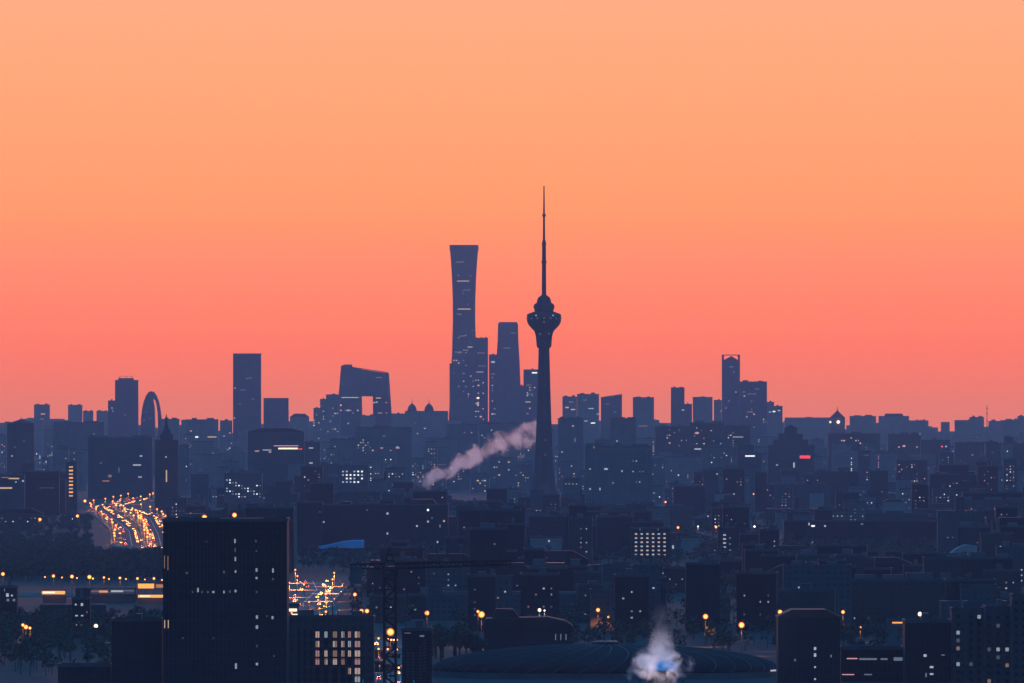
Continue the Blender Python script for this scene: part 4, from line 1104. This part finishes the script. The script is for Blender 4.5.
# ------------------------------------------------------------------ lit flyovers
def flyover(p0, p1, D, deck_z, label, lamps_n, watts):
    """a bridge deck with a concrete parapet facing the lamps that stand before it"""
    (xa, ya), (xb, yb) = p0, p1
    A = Vector((wx(xa, D), D, 0)); Bv = Vector((wx(xb, D), D + 60, 0))
    d = Bv - A; L = d.length; mid = (A + Bv)/2
    r = empty('flyover', (mid.x, mid.y, 0), label, 'flyover', rz=math.atan2(d.y, d.x))
    za, zb = wz(ya, D), wz(yb, D)
    za, zb = max(1.5, za), max(1.5, zb)
    MB().prism([(-L/2, za-1.6), (L/2, zb-1.6), (L/2, zb-.4), (-L/2, za-.4)], -5, 5).build('deck', 'asphalt', r)
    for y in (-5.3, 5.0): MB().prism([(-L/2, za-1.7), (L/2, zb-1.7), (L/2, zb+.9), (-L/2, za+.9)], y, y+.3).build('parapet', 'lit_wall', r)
    for k in range(5):
        x = -L/2 + L*(k+.5)/5; z = za + (zb-za)*(k+.5)/5 - 1.6
        if z > 1: MB().tube((x, 0, 0), (x, 0, z), .8, .8, 8).build('pier', 'plain_wall', r)
    MB().box(-L/2, L/2, -.2, .2, -.5, .1).build('footing', 'plain_wall', r)
    for k in range(lamps_n):
        q = (k+.5)/lamps_n; p_ = A + d*q
        lamp(512 + p_.x*F/p_.y, 0, p_.y - 9, .55, f'small amber lamp on the {label}, {ORD[k]} along it', 'lamps before the flyovers', watts=watts, height=max(6, za + (zb-za)*q + 5))
flyover((286, 616), (330, 608), 5750, 8, 'upper glowing flyover beside the foreground tower', 5, 9000)
flyover((287, 623), (322, 619), 5560, 5, 'lower glowing flyover beside the foreground tower', 4, 9000)
flyover((374, 649), (400, 654), 4720, 5, 'upper glowing ramp behind the crane mast', 3, 7000)
flyover((374, 660), (400, 664), 4580, 4, 'lower glowing ramp behind the crane mast', 3, 7000)
dp = B('lit_depot', 286, 299, 606, 5640, 'small depot with a dazzling white lit front against the foreground tower', 'plain_wall', roof='plain', depth=12,
       lits=[(293, 610, 9, 3.4, 'lit_warm_bright'), (294.5, 615.5, 7, 4, 'lit_warm_bright'), (291, 619.5, 4, 2, 'lit_amber')])

# ------------------------------------------------------------------ cars
def make_car(paint, lights):
    r = empty('car', (0, 0, 0), 'car', 'car')
    MB().prism([(-.9, .3), (.9, .3), (.92, .75), (.8, .95), (-.8, .95), (-.92, .75)], -2.2, 2.2).build('body', paint, r)
    cb = MB().loft([[(-.82, -1.0, .96), (.82, -1.0, .96), (.82, 1.7, .96), (-.82, 1.7, .96)], [(-.65, -.4, 1.45), (.65, -.4, 1.45), (.65, 1.2, 1.45), (-.65, 1.2, 1.45)]]).build('cabin', 'pane_glass', r)
    for x in (-.8, .8):
        for y in (-1.35, 1.35):
            MB().loft([[(x + dx, y + .33*math.cos(2*PI*i/10), .33 + .33*math.sin(2*PI*i/10)) for i in range(10)] for dx in (-.1, .1)]).build('wheel', 'tyre', r)
    mt, nm = ('head_lamp', 'headlight') if lights == 'head' else ('tail_lamp', 'tail_light')
    for x in (-.62, .62): ball(MB(), (x, -2.25, .68), .30, 5, 8).build(nm, mt, r)
    return r
car_protos = {}
def car(x, y, ang, kind, label, group):
    if kind not in car_protos:
        c = car_protos[kind] = make_car('car_paint_dark' if kind == 'tail' else 'car_paint_pale', kind)
    else:
        c = copy_tree(car_protos[kind])
    c.location = (x, y, .45); c.rotation_euler = (0, 0, ang)
    c['label'] = label; c['group'] = group
for pts, n, lab, gp in ((far_road_a, 115, 'far road with zigzag bends', 'zigzag far road'), (far_road_b, 80, 'straighter far road branch', 'straighter far road'), (nr, 34, 'interchange beside foreground tower', 'near interchange'), ([G(389, 690), G(388, 668), G(384, 640)], 10, 'short road behind the crane', 'road behind the crane')):
    rs = random.Random(n)
    for k, (p_, d_) in enumerate(along(pts, n)):
        n_ = Vector((-d_.y, d_.x))
        side = rs.choice((-9, -5.5, 5.5, 9)) if n > 30 else rs.choice((-4, 4))
        q = p_ + n_*side
        ang = math.atan2(d_.y, d_.x) - PI/2
        if d_.y < 0: ang += PI
        kind = 'head' if side < 0 else 'tail'
        if kind == 'tail' and rs.random() < .35: kind = 'head'
        car(q.x, q.y, ang, kind, (f'car with glowing headlights on the {lab}' if kind == 'head' else f'car with red tail lights on the {lab}'), f'{kind}lit cars on the {gp}'.replace('headlit', 'headlight').replace('taillit', 'tail light'))

# ------------------------------------------------------------------ trees
def leaf_cloud(mb, c, rx, rz, n, rs, s):
    for i in range(n):
        while True:
            u = Vector((rs.uniform(-1,1), rs.uniform(-1,1), rs.uniform(-1,1)))
            if .25 < u.length < 1: break
        p_ = Vector((c[0]+u.x*rx, c[1]+u.y*rx, c[2]+u.z*rz))
        a = Vector((rs.gauss(0,1), rs.gauss(0,1), rs.gauss(0,1))).normalized(); b = a.orthogonal().normalized()*s*rs.uniform(.6,1.3); a2 = a.cross(b).normalized()*s*rs.uniform(.6,1.3)
        k = len(mb.v)
        mb.v += [tuple(p_-b), tuple(p_-a2*.7), tuple(p_+b), tuple(p_+a2*.7)]
        mb.f.append((k, k+1, k+2, k+3))
def make_tree(rs):
    r = empty('tree', (0,0,0), 'tree', 'tree')
    h = 11
    tk = MB().tube((0,0,0), (.1,.1,4.5), .35, .25, 7)
    cr = MB()
    for k in range(7):
        an = rs.uniform(0, 2*PI); q = Vector((math.cos(an)*rs.uniform(1.2,3), math.sin(an)*rs.uniform(1.2,3), rs.uniform(5.5, 10)))
        tk.tube((.1,.1,rs.uniform(3,4.4)), tuple(q), .16, .05, 5)
        leaf_cloud(cr, q, rs.uniform(1.5,2.4), rs.uniform(1.2,2), 70, rs, .42)
    tk.build('trunk', 'bark', r); cr.build('crown', 'leaves', r)
    return r
wood_n = 0
protos = []
for k in range(26):
    rs = random.Random(100+k)
    px = 428 + (482-428)*rs.random(); D = rs.uniform(4750, 5000)
    if k < 3: protos.append(make_tree(rs)); o = protos[-1]
    else: o = copy_tree(protos[k % 3])
    sc_ = rs.uniform(.9, 1.35)
    top = 612 + abs(px-447)*.55 + 6
    o.location = (wx(px, D), D, 0); o.rotation_euler.z = rs.uniform(0, 6.28)
    sc_ = max(.8, min(2.1, wz(top, D)/11)) * rs.uniform(.8, 1.0)
    o.scale = (sc_, sc_, sc_)
    o['label'] = 'dark leafy tree in the small wood between crane and clerestory hall'; o['group'] = 'trees of the small wood'
wd = MB()
rs = random.Random(77)
def wood(px0, px1, D0, D1, n, hmin, hmax):
    for i in range(n):
        D = rs.uniform(D0, D1); px = rs.uniform(px0, px1); x = wx(px, D); h = rs.uniform(hmin, hmax)
        if (280 < px < 350 and D < 7500) or (370 < px < 404 and D < 5600): continue
        wd.tube((x, D, 0), (x, D, h*.5), .3, .2, 4)
        for k in range(3):
            leaf_cloud(wd, (x+rs.uniform(-2,2), D+rs.uniform(-2,2), h*rs.uniform(.5,.8)), h*.28, h*.24, 16, rs, .9)
wood(-8, 172, 7150, 8250, 1500, 7, 11)
wood(-8, 160, 4500, 5600, 160, 7, 12)
wood(560, 1030, 4900, 6800, 500, 7, 12)
wood(700, 1030, 6800, 9000, 500, 8, 13)
wood(300, 560, 5500, 8000, 260, 7, 11)
wood(-10, 92, 8250, 9400, 300, 6, 9)
wood(-5, 160, 5150, 5750, 260, 6, 9)
wood(300, 1030, 7600, 9900, 900, 6, 10)
wood(-10, 90, 9300, 11500, 200, 6, 10)
wood(180, 1030, 9900, 11500, 500, 6, 10)
tag(wd.build('woodland', 'leaves'), kind='stuff')

# ------------------------------------------------------------------ far city as one mass
fc = MB()
rs = random.Random(5)
for i in range(1700):
    D = rs.uniform(24500, 31300)
    x = wx(rs.uniform(-30, 1054), D)
    h = min(rs.uniform(25, 75) + (rs.uniform(0, 40) if rs.random() < .25 else 0), HC - 2 - 3*(31300-D)/7000)
    w = rs.uniform(14, 60)
    fc.box(x-w/2, x+w/2, D, D+20, 0, h)
    if rs.random() < .4: fc.box(x-w*.2, x+w*.15, D+4, D+14, h, h+3)
tag(fc.build('distant_city', 'haze_concrete'), kind='stuff')  # haze painted in as paler walls

# ------------------------------------------------------------------ filler city blocks (each one a thing)
PROTECT = [ # px0, py0, px1, py1, distance of what must stay in view
    (94, 480, 166, 543, 17500), (286, 580, 340, 628, 7380), (372, 625, 402, 690, 5300), (-10, 544, 168, 604, 9580), (316, 536, 366, 553, 8580),
    (296, 500, 450, 552, 8830), (414, 424, 556, 488, 15380), (596, 515, 672, 562, 8280), (670, 536, 700, 556, 8530), (715, 526, 736, 558, 8380),
    (945, 542, 980, 558, 8080), (338, 466, 366, 486, 13580), (224, 474, 262, 500, 12880), (64, 462, 78, 500, 11880), (-6, 474, 26, 495, 11580),
    (585, 446, 652, 500, 12580), (740, 451, 762, 463, 14580), (768, 424, 814, 470, 15280), (808, 491, 826, 507, 11880), (880, 496, 907, 514, 11280),
    (286, 617, 376, 690, 4350), (162, 519, 289, 690, 4200), (427, 606, 574, 640, 4700), (838, 648, 912, 680, 4400), (70, 600, 91, 630, 5250),
    (690, 612, 746, 645, 4800), (245, 425, 322, 455, 14380), (155, 412, 180, 490, 12680), (783, 520, 936, 550, 8980), (886, 618, 914, 628, 5050),
    (672, 468, 720, 500, 11980), (535, 186, 553, 484, 13980), (528, 536, 564, 556, 8580), (590, 600, 700, 690, 4300), (380, 540, 560, 578, 4300),
]
for px, py, D, sz_, lab, wt in singles: PROTECT.append((px-4, py-4, px+4, py+6, D))
used = []
LAND = [(20, 'below the pagoda style roof'), (75, 'below the close pair of towers'), (128, 'below the framed dark tower'), (180, 'past the needle spire'), (247, 'below the plain slab tower'),
        (300, 'below the lit band hall'), (362, 'below the loop building'), (424, 'below the twin domes'), (472, 'below the flared skyscraper'), (512, 'below the tapered skyscraper'),
        (548, 'below the broadcast tower'), (590, 'past the broadcast tower'), (643, 'below the capped square tower'), (690, 'below the narrow tower'), (735, 'below the notched tower'),
        (790, 'below the red signed peak'), (838, 'below the floodlit turret'), (894, 'below the raised roof hall'), (950, 'short of the lattice mast'), (990, 'below the lattice mast'), (1030, 'at the picture edge')]
fill = []
def try_fill(px, D, kind, rs):
    w, d = {'slab': (rs.uniform(26, 58), 14), 'tower': (rs.uniform(13, 24), 16), 'low': (rs.uniform(45, 90), 24), 'stepped': (rs.uniform(30, 56), 20), 'gabled': (rs.uniform(26, 50), 14)}[kind]
    s = F/D
    ya, yb = next((a, b) for lim, a, b in ((6000, 558, 606), (7300, 530, 580), (9500, 510, 552), (11600, 490, 522), (14000, 466, 496), (18000, 446, 472), (99999, 435, 452)) if D < lim)
    y0 = rs.uniform(ya, yb) - (6 if kind == 'tower' else 0)
    h = HC - (y0 - HY)/s
    if h < 7: return
    if kind in ('low', 'gabled') and h > 26: kind = 'slab'
    if kind == 'tower' and h < 28: kind = 'slab'
    x0, x1 = px - w*s/2, px + w*s/2
    y1 = HY + HC*s
    for a, b, c, e, DD in PROTECT:
        if D < DD and x0 < c and x1 > a and y0 < e and y1 > b: return
    X = wx(px, D)
    for (ux, uy, uw, ud) in used:
        if abs(ux-X) < (uw+w)/2 + 3 and abs(uy-D) < (ud+d)/2 + 12: return
    used.append((X, D, w, d))
    fill.append((px, D, kind, w, h, d, x0, x1, y0, y1))
for o in list(col.objects):
    if o.name in root_info:
        D, d, w, h = root_info[o.name]
        used.append((o.location.x, D + d/2, w, d))
rs = random.Random(2024)
for D0, D1, n in ((5100, 6000, 40), (6000, 7200, 60), (7300, 8600, 66), (8600, 9900, 50), (9900, 11500, 50), (11500, 14000, 60), (14000, 18000, 62), (18000, 23500, 62)):
    got = len(fill); tries = 0
    while len(fill) - got < n and tries < 1500:
        tries += 1
        kind = rs.choice(('slab', 'slab', 'tower', 'tower', 'tower', 'tower', 'low', 'stepped', 'gabled'))
        if D0 > 14000 and kind in ('low', 'gabled'): kind = 'slab'
        try_fill(rs.uniform(-10, 1034), rs.uniform(D0, D1), kind, rs)
for D0, D1, n in ((6000, 7300, 26), (7300, 9000, 36), (9000, 11500, 40), (11500, 14000, 40), (14000, 18000, 40)):
    got = len(fill); tries = 0
    while len(fill) - got < n and tries < 2500:
        tries += 1
        try_fill(rs.uniform(-10, 1034), rs.uniform(D0, D1), rs.choice(('tower', 'tower', 'tower', 'stepped')), rs)
KW = {'slab': ('slab_block', 'wide slab block'), 'tower': ('tower_block', 'narrow tower block'), 'low': ('low_block', 'long low block'), 'stepped': ('stepped_block', 'stepped block'), 'gabled': ('gabled_block', 'block with pitched roof')}
recs = []
for (px, D, kind, w, h, d, x0, x1, y0, y1) in fill:
    rs = random.Random(int(px*31 + D))
    mat = rs.choice(('haze_concrete', 'haze_concrete', 'pale_concrete', 'pink_render')) if D > 15000 else rs.choice(('pale_concrete', 'grey_concrete', 'grey_concrete', 'brown_brick', 'dark_glass', 'dark_glass', 'pink_render') if D > 9000 else ('grey_concrete', 'brown_brick', 'dark_glass', 'dark_glass', 'dark_glass'))  # far blocks get lighter walls, haze put into the colour
    r = empty(KW[kind][0], (wx(px, D), D + d/2, 0), None, 'building')
    r.rotation_euler.z = rs.choice((0, 0, 0, R(rs.uniform(-6, 6))))
    body_box(w, d, h, mat, r)
    if kind == 'gabled': roof_gable(w, d, h, r, rs.uniform(3, 6))
    elif kind == 'stepped':
        a, b = sorted((rs.uniform(-.45, .1), rs.uniform(.1, .45)))
        hh = rs.uniform(5, 12)
        MB().box(w*a, w*b, -d*.42, d*.42, h, h+hh).build('upper_storey', mat, r)
        roof_flat(w*(b-a), d*.84, h+hh, r, rs, False).location.x = w*(a+b)/2
    else: roof_flat(w, d, h, r, rs)
    pat = rs.choice(('none', 'one', 'two', 'few', 'few', 'few', 'column', 'column', 'row') if D < 7500 else ('none', 'one', 'two', 'few', 'few', 'few', 'few', 'column', 'row'))
    pats = {'none': 'with no light', 'one': 'with one lit window', 'two': 'with two lights', 'few': 'with scattered lights', 'column': 'with a lit window column', 'row': 'with a lit window row'}
    pitch_z = 3.2; nz = max(2, int(h/pitch_z)-1); nx = max(3, int(w/3.4)-1)
    mats = ('lit_cool', 'lit_cool', 'lit_cool_dim', 'lit_cool_dim', 'lit_cool_dim', 'lit_warm_dim', 'lit_warm', 'lit_cool_bright', 'lit_pink') if D > 9000 else ('lit_cool', 'lit_near', 'lit_near', 'lit_near_dim', 'lit_cool_dim', 'lit_warm_dim')
    cells = set()
    low = max(0, int((HC - (min(683, y1)-HY)*D/F)/pitch_z))
    if pat in ('one', 'two', 'few'):
        for q in range({'one': 1, 'two': 2, 'few': rs.randint(*((5, 9) if D < 9000 else (8, 24)))}[pat]): cells.add((rs.randrange(nx), rs.randint(nz//3, nz-1)))
    elif pat == 'column':
        cx_ = rs.randrange(nx)
        for q in range(nz//3, nz):
            if rs.random() < .7: cells.add((cx_, q))
    elif pat == 'row':
        q = rs.randint(nz//2, nz-1); a = rs.randrange(max(1, nx-4))
        for k in range(rs.randint(3, 6)): cells.add((min(nx-1, a+k), q))
    same = rs.choice(mats)
    ws = max(.8, min(2.0, .85*D/F))
    for (i, j) in cells:
        window(r, -w/2 + w*(i+1)/(nx+1), -d/2, pitch_z*(j+.6), ws*rs.uniform(.8, 1.3), min(1.8, ws), same if pat in ('column', 'row') else rs.choice(mats))
    li = min(range(len(LAND)), key=lambda k: abs(LAND[k][0]-px))
    layer = 'near' if D < 7200 else ('mid distance' if D < 12500 else 'hazy')
    recs.append((r, f'{layer} {KW[kind][1]} {pats[pat]}', LAND[li][1], px, D))
# every label singles one out: look-alikes in one place are told apart by their order
by = {}
for r, a, b, px, D in recs: by.setdefault((a, b), []).append((px, D, r))
for (a, b), l in by.items():
    if len(l) == 1: l[0][2]['label'] = f'{a} {b}'
    else:
        l.sort(key=lambda q: q[0])
        for k, (px, D, r) in enumerate(l):
            r['label'] = (f'{a.replace(chr(32)+"distance", "").replace("a lit window", "lit")} {b}, ' + (('leftmost' if k == 0 else 'rightmost') if k in (0, len(l)-1) else f'{ORD[k]} from left'))
    for px, D, r in l: r['group'] = 'filler'
for r, a, b, px, D in recs:
    r['group'] = ('near city blocks' if D < 7200 else 'mid distance city blocks' if D < 12500 else 'hazy city blocks')

# ------------------------------------------------------------------ steam
def plume(name, label, loc, axis, L, hull_r, cz, rad, dens, color, g_, nscale, seed, rgb_core=None):
    """a volume of steam along a local axis; centre line and radius follow ramps, broken up by noise"""
    m, t = new_mat(name)
    tc = N(t, 'ShaderNodeTexCoord')
    sp = N(t, 'ShaderNodeSeparateXYZ')
    t.links.new(tc.outputs['Object'], sp.inputs[0])
    ax = {'x': 0, 'z': 2}[axis]
    tt = math_node(t, 'DIVIDE', sp.outputs[ax], L)
    def fn(stops):
        lo = min(v for _, v in stops); hi = max(v for _, v in stops); rng_ = (hi - lo) or 1
        c = ramp(t, tt, [(p_, ((v-lo)/rng_,)*3) for p_, v in stops], 'B_SPLINE')
        sx = N(t, 'ShaderNodeSeparateColor'); t.links.new(c, sx.inputs[0])
        return math_node(t, 'MULTIPLY_ADD', sx.outputs[0], rng_, lo)
    c_ = fn(cz); r_ = fn(rad)
    nz = N(t, 'ShaderNodeTexNoise'); nz.inputs['Scale'].default_value = nscale; nz.inputs['Detail'].default_value = 7; nz.inputs['Distortion'].default_value = .6
    mp = N(t, 'ShaderNodeMapping'); mp.inputs['Location'].default_value = (seed, seed*2, 0)
    t.links.new(tc.outputs['Object'], mp.inputs[0]); t.links.new(mp.outputs[0], nz.inputs['Vector'])
    va = math_node(t, 'SUBTRACT', sp.outputs[2 if axis == 'x' else 0], c_)
    vb = sp.outputs[1]
    rr = math_node(t, 'SQRT', math_node(t, 'ADD', math_node(t, 'MULTIPLY', va, va), math_node(t, 'MULTIPLY', vb, vb)))
    q = math_node(t, 'DIVIDE', rr, r_)
    k = math_node(t, 'MULTIPLY_ADD', nz.outputs[0], 5.6, -2.95)
    e = math_node(t, 'SUBTRACT', math_node(t, 'ADD', 1.0, k), q)
    e = math_node(t, 'MULTIPLY', e, 0.95, clamp=True)
    df = fn(dens)
    dn = math_node(t, 'MULTIPLY', e, df)
    pv = N(t, 'ShaderNodeVolumePrincipled')
    pv.inputs['Color'].default_value = (*color, 1)
    pv.inputs['Anisotropy'].default_value = g_
    pv.inputs['Absorption Color'].default_value = (1, 1, 1, 1)
    t.links.new(dn, pv.inputs['Density'])
    o = N(t, 'ShaderNodeOutputMaterial'); t.links.new(pv.outputs[0], o.inputs['Volume'])
    M[name] = m
    rings = []
    for i in range(13):
        q_ = i/12
        def val(st):
            for (a, b), (c, d) in zip(st, st[1:]):
                if a <= q_ <= c: return b + (d-b)*(q_-a)/(c-a)
            return st[-1][1]
        cc, R_ = val(cz), max(.5, val(rad)*hull_r)
        ring = []
        for j in range(16):
            u, v = R_*math.cos(2*PI*j/16), R_*math.sin(2*PI*j/16)
            ring.append((q_*L, u, cc+v) if axis == 'x' else (cc+u, v, q_*L))
        rings.append(ring)
    o = MB().loft(rings).build(name, m, None, loc)
    tag(o, label, 'steam')
    return o
D = 14700; s = D/F
PL = (548-412)*s
cz_ = [(0, 0), (.12, 4), (.3, 14), (.5, 29), (.7, 40), (.85, 46), (1, 60)]
cz_ = [(a, b*s*1.0) for a, b in cz_]
plume('steam_plume', 'pink steam plume drifting across to the broadcast tower shaft', (wx(412, D), D, wz(482, D)), 'x', PL, 1.9,
      [(0, 0), (.12, 0*s), (.3, 15*s), (.5, 30*s), (.7, 40*s), (.88, 46*s), (1, 56*s)],
      [(0, 4*s), (.12, 8*s), (.3, 7.5*s), (.5, 8.5*s), (.75, 12*s), (1, 13*s)],
      [(0, .03), (.06, .11), (.5, .075), (.8, .05), (.95, .035), (1, 0)], (.98, .95, .96), .72, .055, 3.1)
st = empty('vent_stack', (wx(418, D), D, 0), 'short grey vent stack under the foot of the pink steam plume', 'chimney')
MB().lathe([(4.5, 0), (3.4, max(8, wz(486, D)-2))], 16).build('shaft', 'plain_wall', st)
MB().lathe([(3.7, max(8, wz(486, D)-2)), (3.7, max(8, wz(486, D)-2)+1.5)], 16).build('rim', 'parapet', st)

D = 4327; s = D/F
zb = wz(684, D)
plume('steam_cloud', 'bright curling steam cloud with a blue glow at its heart above dome', (wx(660, D), D, zb), 'z', 82*s, 1.9,
      [(0, 0), (.25, -2*s), (.5, 2*s), (.7, -3*s), (.85, 1*s), (1, 2*s)],
      [(0, 16*s), (.12, 23*s), (.3, 23*s), (.45, 18*s), (.6, 9*s), (.75, 7*s), (1, 14*s)],
      [(0, .3), (.3, .3), (.5, .16), (.65, .06), (.85, .02), (1, 0)], (.98, .94, .96), .25, .16, 7.7)

# blue lit lantern on the dome roof, veiled by the steam
D = 4331
bl = empty('roof_lantern', (wx(661, D), D, 0), 'blue lit glass lantern on the dome roof, wrapped in steam', 'skylight')
zb, zt_ = wz(670, D), wz(658.5, D); rr = 16*D/F
MB().lathe([(rr*.9, 0), (rr, zb)], 24).build('drum', 'dome_skin', bl)
emit('lit_blue', (0.02, 0.18, 0.55), 0.9)
M['lit_blue'].cycles.emission_sampling = 'FRONT_BACK'
MB().lathe([(rr, zb), (rr*.96, zb+(zt_-zb)*.35), (rr*.8, zb+(zt_-zb)*.7), (rr*.45, zb+(zt_-zb)*.93), (.2, zt_)], 24).build('glass_cap', 'lit_blue', bl, smooth=True)

for px, lab in ((640, 'added steam lamp, at the side nearer the crane'), (683, 'added steam lamp, at the side away from the crane')):
    D = 4304
    fl = empty('floodlight', (wx(px, D), D, 0), lab, 'floodlight')  # made-up lamp, added to whiten the steam
    z = wz(681, D)
    MB().tube((0, 0, 0), (0, 0, z-.5), .12, .1, 6).build('pole', 'dark_steel', fl)
    MB().box(-.45, .45, -.3, .25, z-.5, z+.3).build('added_housing', 'dark_steel', fl)
    MB().box(-.38, .38, .26, .3, z-.4, z+.2).build('lens', 'lit_warm_bright', fl)
    l = bpy.data.lights.new('lamp_light', 'SPOT'); l.energy = 42000; l.color = (1.0, .74, .80); l.spot_size = R(70); l.spot_blend = .8; l.shadow_soft_size = .4
    lo = bpy.data.objects.new('lamp_light', l); col.objects.link(lo); lo.parent = fl; lo.location = (0, .6, z)
    tgt = Vector((wx(661, 4327), 4327, wz(652, 4327))) - Vector((wx(px, D), D + .6, z))
    lo.rotation_euler = tgt.to_track_quat('-Z', 'Y').to_euler()
